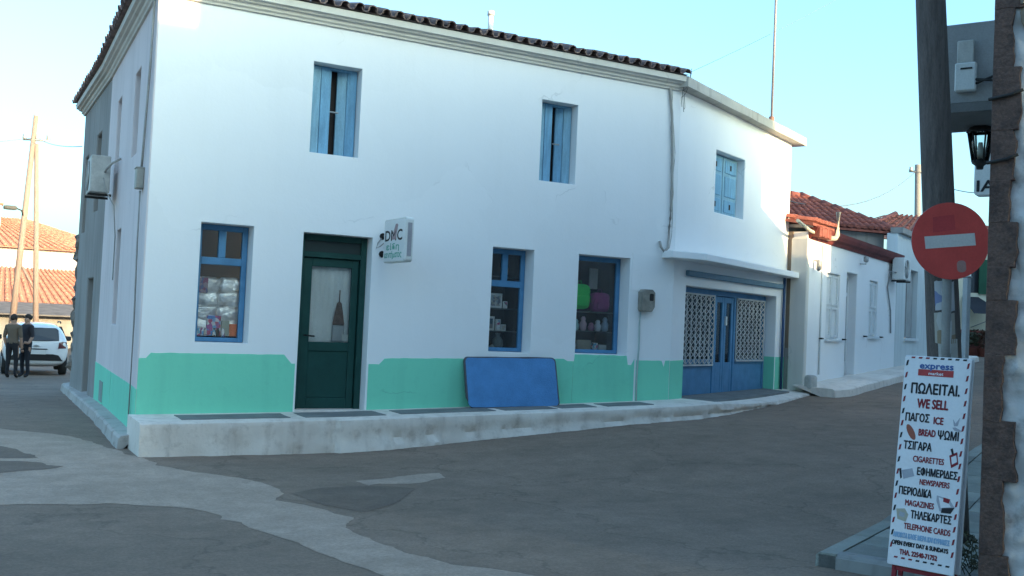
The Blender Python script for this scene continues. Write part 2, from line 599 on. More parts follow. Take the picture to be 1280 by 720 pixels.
# ---- raised pavement along the shop
def ptop(x):
    return interp(x, [-.1, 2.5, 4.5, 6.5, 8.6, 13.4], [.40, .44, .50, .56, .635, .70])
EDGE = [(-.08, -.95), (0.5, -.98), (1.5, -.97), (2.4, -.94), (2.45, -1.0), (3.5, -.98), (5, -.96), (6.3, -.95), (7.4, -.92), (8.6, -.80), (9.6, -.45),
        (10.8, .10), (12.0, .72), (13.0, 1.3), (13.6, 1.62)]
INNER = [(-.08, .02), (0.5, .02), (1.5, .02), (2.4, .02), (2.45, .02), (3.5, .02), (5, .02), (6.3, .02), (7.4, .02), (8.6, .02),
         (9.5, .44), (10.6, .96), (11.7, 1.47), (12.8, 1.98), (13.3, 2.2)]
bm = nb()
rows = []
for i in range(len(EDGE) - 1):
    L_ = (Vector(EDGE[i + 1]) - Vector(EDGE[i])).length
    k = max(1, int(L_ / 0.06))
    for j in range(k + (1 if i == len(EDGE) - 2 else 0)):
        t = j / k
        e = Vector(EDGE[i]).lerp(Vector(EDGE[i + 1]), t); q = Vector(INNER[i]).lerp(Vector(INNER[i + 1]), t)
        zt = ptop(e.x)
        out = (e - q).normalized()
        gz = ground(e.x, e.y)
        ztop = max(zt - 0.012, gz + 0.05) if e.x < 9 else lerp(ptop(9), gz + 0.045, min(1, (e.x - 9) / 4.2))
        if e.x > 9:
            ztop = min(ztop, zt - .012)
        r = []
        prof = [(0, zt, q), (.45, None, None), (.9, None, None), (.97, None, None), (1.0, None, None)]
        n1 = noise.noise(Vector((e.x * 2.2, 3, 0))) * .035 + noise.noise(Vector((e.x * 9, 1, 0))) * .028
        def pt(f, z, w=0.0):
            p = q.lerp(e, f)
            p = p + out * w
            return bm.verts.new((p.x, p.y, z))
        r.append(pt(0, zt)); r.append(pt(.5, lerp(zt, ztop, .5))); r.append(pt(.93, ztop))
        r.append(pt(1.0, ztop - .018, n1 * .5 - .01)); r.append(pt(1.0, ztop - .06, n1 * .8))
        for fz in (.25, .5, .75, 1.0):
            grv = -.03 if (fz == .5 and e.x > 2.45) else (.015 if (fz > .5 and e.x > 2.45) else 0)
            n2 = grv + noise.noise(Vector((e.x * 3, fz * 2.5, 5))) * .045 + noise.noise(Vector((e.x * 11, fz * 8, 9))) * .03
            r.append(pt(1.0, lerp(ztop - .06, gz - .06, fz), n1 * .4 + n2 - .015 + fz * .03))
        rows.append(r)
for i in range(len(rows) - 1):
    for j in range(len(rows[i]) - 1):
        bm.faces.new((rows[i][j], rows[i][j + 1], rows[i + 1][j + 1], rows[i + 1][j]))
bm.faces.new(rows[0] + [bm.verts.new((INNER[0][0], INNER[0][1], -.1))])
pav = structure(obj('pavement', bm, KERBWASH))
for p in pav.data.polygons:
    p.use_smooth = True
pav.modifiers.new('edge', 'EDGE_SPLIT').split_angle = rad(50)
# dark cement slabs set in the pale top
for s0, s1, y0, y1 in ((.45, 1.85, -.70, -.22), (2.05, 3.2, -.72, -.18), (3.45, 4.95, -.66, -.20), (5.1, 6.0, -.66, -.22), (6.1, 6.75, -.62, -.2),
                       (6.95, 7.85, -.62, -.2)):
    bm = nb()
    o = jag([(s0, y0), (s1, y0), (s1, y1), (s0, y1)], .02, .1, s0)
    a = [bm.verts.new((x, y, ptop(x) - .012 * (-y / .9) - .02)) for x, y in o]
    b = [bm.verts.new((x, y, ptop(x) - .012 * (-y / .9) + .008)) for x, y in o]
    bm.faces.new(list(reversed(a))); bm.faces.new(b)
    for i in range(len(a)):
        bm.faces.new((a[i], a[(i + 1) % len(a)], b[(i + 1) % len(a)], b[i]))
    obj('paving_slab', bm, SLABDARK, pav)
F2 = Frame(8.6, 0, 25)
bm = nb()
a = [F2(.45, -.2, ptop(9) + .012), F2(4.6, -.2, ptop(12.7) + .012), F2(4.45, .40, ptop(12.7) - .005), F2(.5, .62, ptop(9) - .005)]
quadbox(bm, [p - Vector((0, 0, .05)) for p in a] + a)
obj('paving_slab', bm, SLABDARK, pav)

# ---- low ledge along the side street
FS = Frame(0, 0, -92)          # side wall: s < 0 runs away from the corner
bm = nb()
prev = None
for k in range(62):
    s = -k * 0.19 + .16
    w = .20 + noise.noise(Vector((s * 1.7, 0, 2))) * .03
    p0 = FS(s, 0, 0); g = ground(p0.x - .3, p0.y)
    z = g + .16 + noise.noise(Vector((s * 3, 4, 0))) * .015
    ring = [bm.verts.new(FS(s, -.05, z + .03)), bm.verts.new(FS(s, w - .03, z)), bm.verts.new(FS(s, w, z - .03)), bm.verts.new(FS(s, w + .03, g - .1))]
    if prev:
        for j in range(3):
            bm.faces.new((prev[j], ring[j], ring[j + 1], prev[j + 1]))
    else:
        bm.faces.new(ring)
    prev = ring
structure(obj('kerb_ledge', bm, wall_paint('grimy_ledge', (.50, .46, .42), (.22, .185, .16), .9, .9, .25, 1.1)))

# ---- pavement on the right with grey-green slabs
CN = Vector((3.87, -9.57))
K0 = Vector((3.96, -8.03))
SN = Vector((SDV.y, -SDV.x))                     # away from the street
SLABM = [mat('green_grey_slab_%s' % k, c, 0.85, 0.15, 4, 0.1, 90, 0.3, 70) for k, c in
         (('pale', (.30, .30, .26)), ('mid', (.25, .255, .22)), ('dull', (.21, .21, .185)))]
CONC = mat('rough_concrete', (0.27, 0.26, 0.245), 0.9, 0.25, 3, 0.12, 80, 0.5, 50)
def W(a, c, z):
    p = K0 + SDV * a + SN * c
    return Vector((p.x, p.y, z))
def wz(a):
    p = K0 + SDV * a
    return ground(p.x, p.y) + .115
bm = nb()
prev = None
A0 = 0.0
for k in range(60):
    a = A0 + k * 0.5
    z = wz(a) - .014
    r = [bm.verts.new(W(a, .02, z - .25)), bm.verts.new(W(a, .02, z)), bm.verts.new(W(a, 1.9, z)), bm.verts.new(W(a, 1.9, z - .25))]
    if prev:
        for j in range(3):
            bm.faces.new((prev[j], prev[j + 1], r[j + 1], r[j]))
    else:
        bm.faces.new(r)
    prev = r
walk = structure(obj('footpath', bm, CONC))
for i in range(34):
    for j in range(3):
        a0 = .17 + i * .44; c0 = .17 + j * .44
        if c0 > 1.34:
            continue
        bm = nb()
        z = wz(a0 + .2); dz = random.uniform(-.004, .004)
        gz = (wz(a0 + .43) - wz(a0)) / 2
        t = [W(a0, c0, z - gz + dz), W(a0 + .43, c0, z + gz + dz), W(a0 + .43, c0 + .43, z + gz + dz + random.uniform(-.004, .004)), W(a0, c0 + .43, z - gz + dz)]
        quadbox(bm, [p - Vector((0, 0, .03)) for p in t] + t)
        obj('paving_slab', bm, random.choice(SLABM), walk, bevel=.004)
KSTONE = wall_paint('chipped_white_kerb', (0.34, 0.33, 0.31), (0.08, 0.07, 0.065), 1.0, 1.0)
for i in range(16):
    a0 = i * .95
    bm = nb()
    n = 8
    rows = []
    for k in range(n + 1):
        a = a0 + .94 * k / n
        z = wz(a) + .004
        e = noise.noise(Vector((a * 5, 2, 0))) * .012
        rows.append([bm.verts.new(W(a, .16, z - .2)), bm.verts.new(W(a, .16, z)), bm.verts.new(W(a, .03, z - .002)), bm.verts.new(W(a, .0 + e, z - .025)), bm.verts.new(W(a, -.01 + e, z - .2))])
    for k in range(n):
        for j in range(4):
            bm.faces.new((rows[k][j], rows[k][j + 1], rows[k + 1][j + 1], rows[k + 1][j]))
    bm.faces.new(rows[0]); bm.faces.new(rows[-1])
    obj('kerb_stone', bm, SLABM[i % 3], walk)
for i in range(3):                                # end kerb, chipped paint
    c0 = .16 + i * .6
    bm = nb()
    rows = []
    for k in range(7):
        c = c0 + .59 * k / 6
        z = wz(0) + .004; e = noise.noise(Vector((c * 6, 7, 0))) * .02
        rows.append([bm.verts.new(W(.15, c, z - .2)), bm.verts.new(W(.15, c, z)), bm.verts.new(W(.02, c, z)), bm.verts.new(W(-.01 + e, c, z - .03)), bm.verts.new(W(-.02 + e, c, z - .25))])
    for k in range(6):
        for j in range(4):
            bm.faces.new((rows[k][j], rows[k][j + 1], rows[k + 1][j + 1], rows[k + 1][j]))
    bm.faces.new(rows[0]); bm.faces.new(rows[-1])
    obj('kerb_stone', bm, KSTONE, walk)

# ================================================================ main shop building
F = Frame(0, 0, 0)
shop = thing('shop_building', 'two-storey white corner shop with turquoise base band and tiled eaves', 'building', (0, 0, 0))
DOOR = (2.12, 3.15, .44, 2.95)
W1 = (.71, 1.42, 1.36, 2.97); W2 = (5.12, 5.86, 1.35, 2.97); W3 = (6.69, 7.70, 1.365, 2.97)
U1 = (2.14, 2.86, 4.08, 5.37); U2 = (5.88, 6.55, 4.08, 5.37)
bm = nb(); F.wall(bm, .02, 8.6, -.2, 6.05, [DOOR, W1, W2, W3, U1, U2], .4)
obj('wall', bm, WHITE, shop, bevel=.018, seg=2)
SU1 = (-2.12, -1.45, 4.0, 5.25); SU2 = (-4.5, -3.85, 4.0, 5.25); SL1 = (-3.5, -2.85, 1.5, 3.0)
SD1 = (-.0, -.0, 0, 0)
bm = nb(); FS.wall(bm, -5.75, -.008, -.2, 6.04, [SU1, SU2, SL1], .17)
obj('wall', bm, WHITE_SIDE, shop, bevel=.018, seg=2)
# older grey render stretch of the side wall
e0 = FS(-5.75, 0, 0)
FG = Frame(e0.x, e0.y, -90.5)
GD = (-2.1, -1.1, -.1, 2.3); GW = (-1.9, -1.1, 3.6, 5.1); GW2 = (-3.9, -3.2, 3.3, 4.9)
bm = nb(); FG.wall(bm, -4.4, 0, -.4, 5.9, [GD, GW, GW2], .35)
obj('wall', bm, GREY_STONE, shop, bevel=.02)
bm = nb()
box(bm, .5, 8.5, 7.9, 8.2, -.2, 6.0); box(bm, 8.3, 8.6, .45, 7.9, -.2, 6.0)
obj('wall', bm, WHITE, shop)
# floors and ceiling keep the inside dark
bm = nb(); box(bm, .45, 8.28, .42, 7.9, 3.3, 3.5); obj('floor', bm, DARK, shop)
bm = nb(); box(bm, .45, 8.28, .42, 7.9, .2, .38); obj('floor', bm, DARK, shop)

# turquoise band: thin coat with stepped, hand painted ends
def band(fr, outline, d=.006, seed=0.0):
    bm = nb()
    o = []
    n = len(outline)
    for i in range(n):
        a, b = outline[i], outline[(i + 1) % n]
        L_ = math.hypot(b[0] - a[0], b[1] - a[1]); k = max(1, int(L_ / .06))
        for j in range(k):
            t = j / k; s = lerp(a[0], b[0], t); z = lerp(a[1], b[1], t)
            if z > .95 if fr is F else z > .6:
                z += noise.noise(Vector((s * 6, seed, 0))) * .010
            o.append((s, z))
    prism(bm, o, -.02, d, fr)
    obj('painted_band', bm, GREEN_BAND, shop)
band(F, [(.012, .3), (2.09, .3), (2.09, 1.10), (2.04, 1.10), (1.93, 1.225), (.16, 1.205), (.10, 1.13), (.012, 1.13)], seed=1)
band(F, [(3.18, .3), (6.66, .3), (6.66, 1.24), (6.55, 1.24), (6.48, 1.275), (3.42, 1.21), (3.34, 1.12), (3.18, 1.12)], seed=2)
band(F, [(6.665, .3), (7.86, .3), (7.86, 1.30), (7.80, 1.20), (7.73, 1.20), (7.70, 1.352), (6.69, 1.352), (6.68, 1.24), (6.665, 1.24)], seed=3)
band(F, [(7.90, .3), (8.59, .3), (8.59, 1.29), (8.50, 1.29), (8.47, 1.18), (8.42, 1.29), (7.93, 1.28), (7.90, 1.28)], seed=4)
band(FS, [(-.35, -.1), (-.012, -.1), (-.012, .73), (-.35, .74)], seed=5)
band(FS, [(-3.05, -.2), (-.39, -.2), (-.39, .745), (-3.05, .76)], seed=6)
band(FS, [(-5.74, -.3), (-3.10, -.3), (-3.10, .76), (-5.74, .78)], seed=7)
bm = nb(); FS.box(bm, -4.75, -4.2, 0, .014, .18, .52); obj('vent_cover', bm, mat('grey_green_plate', (.22, .30, .27), .7), shop)

# cornice: stepped moulding, follows front and side
def sweep(bm, path, prof):
    """path: list of (x, y, nx, ny), prof: (out, z)"""
    rings = [[bm.verts.new((x + nx * d, y + ny * d, z)) for d, z in prof] for x, y, nx, ny in path]
    n = len(prof)
    for i in range(len(rings) - 1):
        for j in range(n):
            bm.faces.new((rings[i][j], rings[i][(j + 1) % n], rings[i + 1][(j + 1) % n], rings[i + 1][j]))
    bm.faces.new(rings[0]); bm.faces.new(list(reversed(rings[-1])))
e1 = FG(-4.45, 0, 0)
PATH = [(8.60, 0, 0, -1), (0, 0, -1, -1), (e0.x, e0.y, -1, 0), (e1.x, e1.y, -1, 0)]
bm = nb(); sweep(bm, PATH, [(-.05, 5.90), (.035, 5.90), (.045, 5.925), (.075, 5.945), (.085, 5.985), (.13, 5.995), (.145, 6.02), (.19, 6.03), (.20, 6.12), (-.05, 6.12)])
obj('cornice', bm, TRIM, shop)
# roof: low hipped deck, tile rows at the eaves
bm = nb()
ov = .24
c = [Vector((-ov, -ov, 6.135)), Vector((8.58, -ov, 6.135)), Vector((8.58, 8.4, 6.135)), Vector((.05, 10.4, 6.135))]
r0, r1 = Vector((3.6, 4.2, 7.35)), Vector((6.2, 4.2, 7.35))
cv = [bm.verts.new(p) for p in c]; rv = [bm.verts.new(r0), bm.verts.new(r1)]
for f in ((cv[0], cv[1], rv[1], rv[0]), (cv[1], cv[2], rv[1]), (cv[2], cv[3], rv[0], rv[1]), (cv[3], cv[0], rv[0])):
    bm.faces.new(f)
bm.faces.new(list(reversed(cv)))
roof = obj('roof', bm, TILE_OLD, shop)
def tile_mesh(name, r0, r1, L_, up, m, n=7):
    bm = nb()
    rings = []
    for (y, r) in ((0, r0), (L_, r1)):
        for th in (0, -.016):
            rings.append([bm.verts.new((math.cos(math.pi * k / (n - 1)) * (r + th), y, up * math.sin(math.pi * k / (n - 1)) * (r + th))) for k in range(n)])
    a, ai, b, bi = rings
    for k in range(n - 1):
        bm.faces.new((a[k], a[k + 1], b[k + 1], b[k])); bm.faces.new((ai[k], bi[k], bi[k + 1], ai[k + 1]))
        bm.faces.new((a[k], ai[k], ai[k + 1], a[k + 1])); bm.faces.new((b[k], b[k + 1], bi[k + 1], bi[k]))
    bm.faces.new((a[0], b[0], bi[0], ai[0])); bm.faces.new((a[-1], ai[-1], bi[-1], b[-1]))
    bmesh.ops.recalc_face_normals(bm, faces=bm.faces)
    me = bpy.data.meshes.new(name); bm.to_mesh(me); bm.free(); me.materials.append(m)
    return me
COVER = tile_mesh('cover_tile', .076, .064, .42, 1, TILE_OLD)
PAN = tile_mesh('pan_tile', .066, .080, .42, -1, TILE_OLD)
def eave_tiles(p0, p1, inward_ang, z, step=.205):
    d = Vector(p1) - Vector(p0); n = int(d.length / step)
    for k in range(n + 1):
        p = Vector(p0) + d * (k / n)
        rz = inward_ang - math.pi / 2
        jx = random.uniform(-.012, .012)
        pitch = rad(17) + random.uniform(-.04, .04)
        link('roof_tile', COVER, roof, loc=(p.x + jx, p.y + random.uniform(-.02, .02), z + .012 + random.uniform(-.008, .008)),
             rot=(pitch, random.uniform(-.04, .04), rz + random.uniform(-.04, .04)))
        if k < n:
            q = Vector(p0) + d * ((k + .5) / n)
            link('roof_tile', PAN, roof, loc=(q.x, q.y, z + .045), rot=(pitch, 0, rz + random.uniform(-.03, .03)))
eave_tiles((-.26, -.25), (8.54, -.25), math.pi / 2, 6.15)
eave_tiles((-.30, -.05), (e0.x - .26, e0.y), 0, 6.15)
eave_tiles((e0.x - .26, e0.y + .2), (e1.x - .26, e1.y), 0, 6.15)
bm = nb(); tube(bm, [(5.35, .9, 6.3), (5.35, .9, 6.86)], .045, 10)
tube(bm, [(5.35, .9, 6.83), (5.35, .9, 6.90)], .06, 10)
obj('vent_pipe', bm, OFFW, roof)

# ---- shop windows and door
def bar(bm, fr, s0, s1, z0, z1, d0, d1):
    fr.box(bm, s0, s1, d0, d1, z0, z1)
def show_window(fr, h, parent, transom=None, rec=.27, fw=.075, case=.75, m=BLUE):
    s0, s1, z0, z1 = h
    w = thingpart('window', parent, fr, s0 + .005, s1 - .005, z0 + .005, z1 - .005, -rec, fw, m, transom)
    bm = nb(); fr.box(bm, s0 + fw, s1 - fw, -rec - .035, -rec - .030, z0 + fw, z1 - fw)
    obj('pane', bm, GLASS, w)
    # lined display case behind the glass
    bm = nb()
    d1, d2 = -.405, -.405 - case
    a0, a1, b0, b1 = s0 - .12, s1 + .12, z0 - .02, z1 + .05
    P = fr
    v = {(i, j, k): bm.verts.new(P((a0, a1)[i], (d1, d2)[k], (b0, b1)[j])) for i in (0, 1) for j in (0, 1) for k in (0, 1)}
    for f in (((0, 0, 1), (1, 0, 1), (1, 1, 1), (0, 1, 1)), ((0, 0, 0), (0, 1, 0), (0, 1, 1), (0, 0, 1)),
              ((1, 0, 0), (1, 0, 1), (1, 1, 1), (1, 1, 0)), ((0, 0, 0), (0, 0, 1), (1, 0, 1), (1, 0, 0)), ((0, 1, 0), (1, 1, 0), (1, 1, 1), (0, 1, 1))):
        bm.faces.new([v[q] for q in f])
    obj('display_case', bm, DARKWOOD, w)
    return w
def thingpart(name, parent, fr, s0, s1, z0, z1, d, fw, m, transom=None):
    bm = nb()
    bar(bm, fr, s0, s0 + fw, z0, z1, d - .06, d)
    bar(bm, fr, s1 - fw, s1, z0, z1, d - .06, d)
    bar(bm, fr, s0 + fw, s1 - fw, z0, z0 + fw * .8, d - .06, d - .002)
    bar(bm, fr, s0 + fw, s1 - fw, z1 - fw, z1, d - .06, d - .002)
    w = obj(name, bm, m, parent, bevel=.006)
    if transom:
        zt = transom
        bm = nb(); bar(bm, fr, s0 + fw, s1 - fw, zt - .05, zt + .05, d - .058, d + .008); obj('transom', bm, m, w, bevel=.005)
        mid = (s0 + s1) / 2
        bm = nb(); bar(bm, fr, mid - .05, mid + .05, zt + .05, z1 - fw, d - .057, d + .004); obj('mullion', bm, m, w, bevel=.005)
    return w
win1 = show_window(F, W1, shop, 2.47)
win2 = show_window(F, W2, shop, 2.42)
win3 = show_window(F, W3, shop, None)

# green glazed door
s0, s1, z0, z1 = DOOR
bm = nb(); rec = -.20
bar(bm, F, s0 + .004, s0 + .09, z0, z1 - .004, rec - .09, rec); bar(bm, F, s1 - .09, s1 - .004, z0, z1 - .004, rec - .09, rec)
bar(bm, F, s0 + .09, s1 - .09, z1 - .09, z1 - .004, rec - .09, rec - .003); bar(bm, F, s0 + .09, s1 - .09, 2.62, 2.70, rec - .09, rec - .003)
frm = obj('door_frame', bm, DGREEN, shop, bevel=.006)
bm = nb(); bar(bm, F, s0 + .09, s1 - .09, 2.70, z1 - .09, rec - .06, rec - .05)
obj('transom_panel', bm, mat('dark_transom', (.03, .045, .045), .35), frm)
bm = nb()
a0, a1 = s0 + .10, s1 - .10; zt = 2.615
bar(bm, F, a0, a0 + .13, z0 + .02, zt, rec - .10, rec - .05); bar(bm, F, a1 - .10, a1, z0 + .02, zt, rec - .10, rec - .05)
bar(bm, F, a0 + .13, a1 - .10, zt - .12, zt, rec - .10, rec - .051); bar(bm, F, a0 + .13, a1 - .10, 1.28, 1.41, rec - .10, rec - .051)
bar(bm, F, a0 + .13, a1 - .10, z0 + .02, z0 + .17, rec - .10, rec - .051)
bar(bm, F, a0 + .13, a1 - .10, z0 + .17, 1.28, rec - .09, rec - .068)
door = obj('door', bm, DGREEN, shop, bevel=.006)
bm = nb(); bar(bm, F, a0 + .13, a1 - .10, 1.41, zt - .12, rec - .078, rec - .073); obj('pane', bm, GLASS, door)
bm = nb(); tube(bm, [F(a0 + .06, rec - .05, 1.50), F(a0 + .06, rec + .02, 1.50), F(a0 + .19, rec + .02, 1.49)], .012, 8); obj('handle', bm, BLACKM, door)
bm = nb(); bar(bm, F, s0 + .002, s1 - .002, .38, .455, -.30, .03); obj('threshold', bm, KERBWASH, shop, bevel=.01)
# white blind behind the glass, folds
bm = nb()
n = 40
cols = []
for k in range(n + 1):
    s = lerp(a0 + .09, a1 - .06, k / n); d = rec - .155 + .006 * math.sin(k * 1.1) + .004 * math.sin(k * 2.7)
    cols.append((bm.verts.new(F(s, d, 1.38)), bm.verts.new(F(s, d, zt - .10))))
for k in range(n):
    bm.faces.new((cols[k][0], cols[k + 1][0], cols[k + 1][1], cols[k][1]))
tag(obj('door_curtain', bm, mat('white_curtain', (.88, .90, .88), .8, .05, bump=0), smooth=True), 'plain white curtain hanging behind the glass of the green door', 'curtain')
# ornament hanging behind the door glass
orn = thing('hanging_ornament', 'brown cone-shaped hanging ornament with pale base behind the door glass', 'ornament', (2.80, .29, 1.45))
bm = nb(); c_ = Vector((2.80, .292, 0))
def lathe(bm, c, prof, n=14, sx=1, sy=1):
    rings = [[bm.verts.new((c[0] + r * sx * math.cos(2 * math.pi * k / n), c[1] + r * sy * math.sin(2 * math.pi * k / n), c[2] + z)) for k in range(n)] for r, z in prof]
    for i in range(len(rings) - 1):
        for k in range(n):
            f = bm.faces.new((rings[i][k], rings[i][(k + 1) % n], rings[i + 1][(k + 1) % n], rings[i + 1][k])); f.smooth = True
    bm.faces.new(list(reversed(rings[0]))); bm.faces.new(rings[-1])
lathe(bm, (2.80, .305, 0), [(.085, 1.66), (.09, 1.68), (.06, 1.86), (.035, 1.98), (.012, 2.0)], 14, 1, .22)
obj('cone', bm, mat('brown_cone', (.20, .13, .105), .8, .3, 20), orn)
bm = nb(); lathe(bm, (2.80, .305, 0), [(.095, 1.42), (.10, 1.44), (.088, 1.655)], 14, 1, .22); obj('base', bm, mat('pale_skirt', (.40, .42, .43), .8), orn)
bm = nb(); tube(bm, [(2.80, .305, 1.995), (2.80, .305, 2.17)], .008, 6); obj('stem', bm, mat('brown_cone', (.2, .13, .1)), orn)
bm = nb(); F.box(bm, 2.86, 3.02, rec - .088, rec - .084, 1.43, 1.53)
tag(obj('paper_notice', bm, mat('notice_paper', (.6, .62, .58), .7)), 'small blank paper notice low on the green door glass', 'notice')

# ---- blue upper shutters (plank leaves)
def shutter(fr, s0, s1, z0, z1, d, hinge, ang, parent, planks=2, m=BLUE_OLD):
    """hinge 's0' or 's1'; leaf swings by ang degrees inwards"""
    hs = s0 if hinge == 's0' else s1
    sg = 1 if hinge == 's0' else -1
    a = rad(ang)
    w = s1 - s0
    def Q(q, e, z):
        return fr(hs + sg * (q * math.cos(a)) + 0, d - q * math.sin(a) + e, z)
    bm = nb()
    for zz in (z0 + .16, (z0 + z1) / 2, z1 - .22):
        quadbox(bm, [Q(.02, -.03, zz), Q(w - .02, -.03, zz), Q(w - .02, -.055, zz), Q(.02, -.055, zz),
                     Q(.02, -.03, zz + .07), Q(w - .02, -.03, zz + .07), Q(w - .02, -.055, zz + .07), Q(.02, -.055, zz + .07)])
    leaf = obj('shutter', bm, m, parent)
    for k in range(planks):
        q0 = w * k / planks + .004; q1 = w * (k + 1) / planks - .004
        e = random.uniform(-.004, .004)
        bm = nb()
        quadbox(bm, [Q(q0, e, z0), Q(q1, e, z0), Q(q1, e - .03, z0), Q(q0, e - .03, z0), Q(q0, e, z1), Q(q1, e, z1), Q(q1, e - .03, z1), Q(q0, e - .03, z1)])
        obj('plank', bm, random.choice((BLUE_OLD, BLUE_OLD2)) if m is BLUE_OLD else m, leaf, bevel=.004)
    return leaf
def upper_window(h, parent, fr=F, dark=True):
    s0, s1, z0, z1 = h
    bm = nb()
    d = -.20
    bar(bm, fr, s0 + .003, s0 + .04, z0 + .003, z1 - .003, d - .08, d - .004); bar(bm, fr, s1 - .04, s1 - .003, z0 + .003, z1 - .003, d - .08, d - .004)
    bar(bm, fr, s0 + .04, s1 - .04, z1 - .04, z1 - .003, d - .08, d - .006); bar(bm, fr, s0 + .04, s1 - .04, z0 + .003, z0 + .03, d - .08, d - .006)
    w = obj('window', bm, BLUE_OLD, parent)
    bm = nb(); bar(bm, fr, s0 + .02, s1 - .02, z0 + .02, z1 - .02, d - .19, d - .17); obj('pane', bm, DARK, w)  # opaque sheet coloured dark in place of the unlit room
    return w
for h in (U1, U2):
    w_ = upper_window(h, shop)
    s0, s1, z0, z1 = h
    ww = s1 - s0
    shutter(F, s0 + .01, s0 + ww * .46, z0 + .015, z1 - .02, -.165, 's0', 4, shop, 2)
    shutter(F, s1 - ww * .42, s1 - .01, z0 + .015, z1 - .02, -.165, 's1', 26, shop, 2)
    bm = nb(); tube(bm, [F(s0 + .33, -.2, (z0 + z1) / 2), F(s0 + .46, -.2, (z0 + z1) / 2)], .012, 6); obj('latch', bm, GREYM, w_)

# ---- side wall windows, grey door
GREYWIN = mat('grey_window_board', (.33, .36, .37), .6, .15)
for h in (SU1, SU2, SL1):
    bm = nb(); bar(bm, FS, h[0] + .01, h[1] - .01, h[2] + .01, h[3] - .01, -.20, -.14)
    w_ = obj('window', bm, GREYWIN, shop)
    for k in (0.0, .5):
        a_ = lerp(h[0], h[1], k) + .04; b_ = lerp(h[0], h[1], k + .5) - .04
        bm = nb(); bar(bm, FS, a_, b_, h[2] + .07, h[3] - .07, -.14, -.125); obj('panel', bm, GREYWIN, w_, bevel=.006)
for h in (GD, GW, GW2):
    bm = nb(); bar(bm, FG, h[0] + .01, h[1] - .01, h[2] + .01, h[3] - .01, -.25, -.18)
    w_ = obj('shutter' if h is not GD else 'door', bm, mat('weathered_brown_board', (.11, .085, .07), .8, .3), shop)
    for k in range(4):
        a_ = lerp(h[0], h[1], k / 4) + .015; b_ = lerp(h[0], h[1], (k + 1) / 4) - .005
        bm = nb(); bar(bm, FG, a_, b_, h[2] + .03, h[3] - .03, -.18, -.16); obj('plank', bm, mat('weathered_brown_board', (.11, .085, .07)), w_, bevel=.004)
# rough stones where the render has fallen away at the far edge
STONEM = mat('rough_brown_stone', (.21, .17, .14), .95, .35, 6, .15, 50, .8, 30)
for k in range(9):
    bm = nb()
    zc = .5 + k * .33
    bmesh.ops.create_icosphere(bm, subdivisions=3, radius=.17)
    for v in bm.verts:
        v.co += noise.noise_vector(v.co * 7 + Vector((k * 3, 0, 0))) * .10
    c_ = FG(-4.33, -.11 + random.uniform(-.02, .02), zc)
    for v in bm.verts:
        v.co = Vector((v.co.x * .9, v.co.y * 1.1, v.co.z * 1.15)) + c_
    obj('stone', bm, STONEM, shop)

# ================================================================ flat roofed annex with shop front
annex = thing('shop_annex', 'white flat-roofed annex with blue folding-grille shop front under a canopy', 'building', (8.6, 0, 0))
OP = (.5, 4.6, .60, 2.60); UW = (1.50, 2.78, 4.0, 5.14)
bm = nb(); F2.wall(bm, .004, 5.13, -.2, 5.93, [OP, UW], .40)
obj('wall', bm, WHITE, annex, bevel=.015, seg=2)
FR = Frame(*F2(5.13, 0, 0)[:2], 115)
bm = nb(); FR.wall(bm, .01, 6, -.2, 5.93, [], .3); obj('wall', bm, WHITE, annex)
bm = nb(); F2.box(bm, .3, 4.8, -6.0, -5.7, -.2, 5.9); obj('wall', bm, WHITE, annex)
bm = nb()
q = [F2(-.12, .20, 5.945), F2(5.42, .20, 5.84), F2(5.42, -6.0, 5.84), F2(-.12, -6.0, 5.945)]
quadbox(bm, q + [p + Vector((0, 0, .17)) for p in q])
bmesh.ops.subdivide_edges(bm, edges=bm.edges, cuts=14, use_grid_fill=True)
for v in bm.verts:
    v.co += noise.noise_vector(v.co * 4) * .012 + noise.noise_vector(v.co * 13) * .006
obj('roof', bm, SLAB_EDGE, annex)
bm = nb(); F2.box(bm, .3, 4.85, -5.6, -.42, 3.2, 3.4); obj('floor', bm, DARK, annex)
# canopy
bm = nb()
q = [Vector((8.33, .0, 3.02)), Vector((8.33, -.30, 3.02)), F2(.2, .52, 3.01), F2(5.2, .27, 3.01), F2(5.2, -.02, 3.01), F2(0, -.02, 3.02)]
a = [bm.verts.new(p) for p in q]; b = [bm.verts.new(p + Vector((0, 0, .12))) for p in q]
bm.faces.new(a); bm.faces.new(list(reversed(b)))
for i in range(6):
    bm.faces.new((a[i], b[i], b[(i + 1) % 6], a[(i + 1) % 6]))
obj('canopy', bm, WHITE, annex, bevel=.01)
bm = nb()
for k in range(22):                                  # cracked mortar fillet where canopy meets the wall
    s_ = .1 + k * .23
    F2.box(bm, s_, s_ + .23, -.02, .03 + random.uniform(-.012, .012), 3.13, 3.15 + random.uniform(0, .03))
obj('mortar_fillet', bm, SLAB_EDGE, annex)
bm = nb(); F2.box(bm, .45, 4.76, .002, .075, 2.765, 2.865)
obj('awning_box', bm, mat('slate_blue_box', (.13, .22, .29), .5, .15), annex, bevel=.012)
band(F2, [(.01, .3), (.48, .3), (.48, 1.30), (.01, 1.29)], seed=8)
for o_ in [o for o in shop.children if o.name.startswith('painted_band')][-1:]:
    o_.parent = annex; o_.location = -annex.location
band(F2, [(4.63, .4), (5.12, .4), (5.12, 1.36), (4.63, 1.36)], seed=9)
o_ = [o for o in shop.children if o.name.startswith('painted_band')][-1]
o_.parent = annex; o_.location = -annex.location
bm = nb(); a = F2(4.606, -.004, .6); 
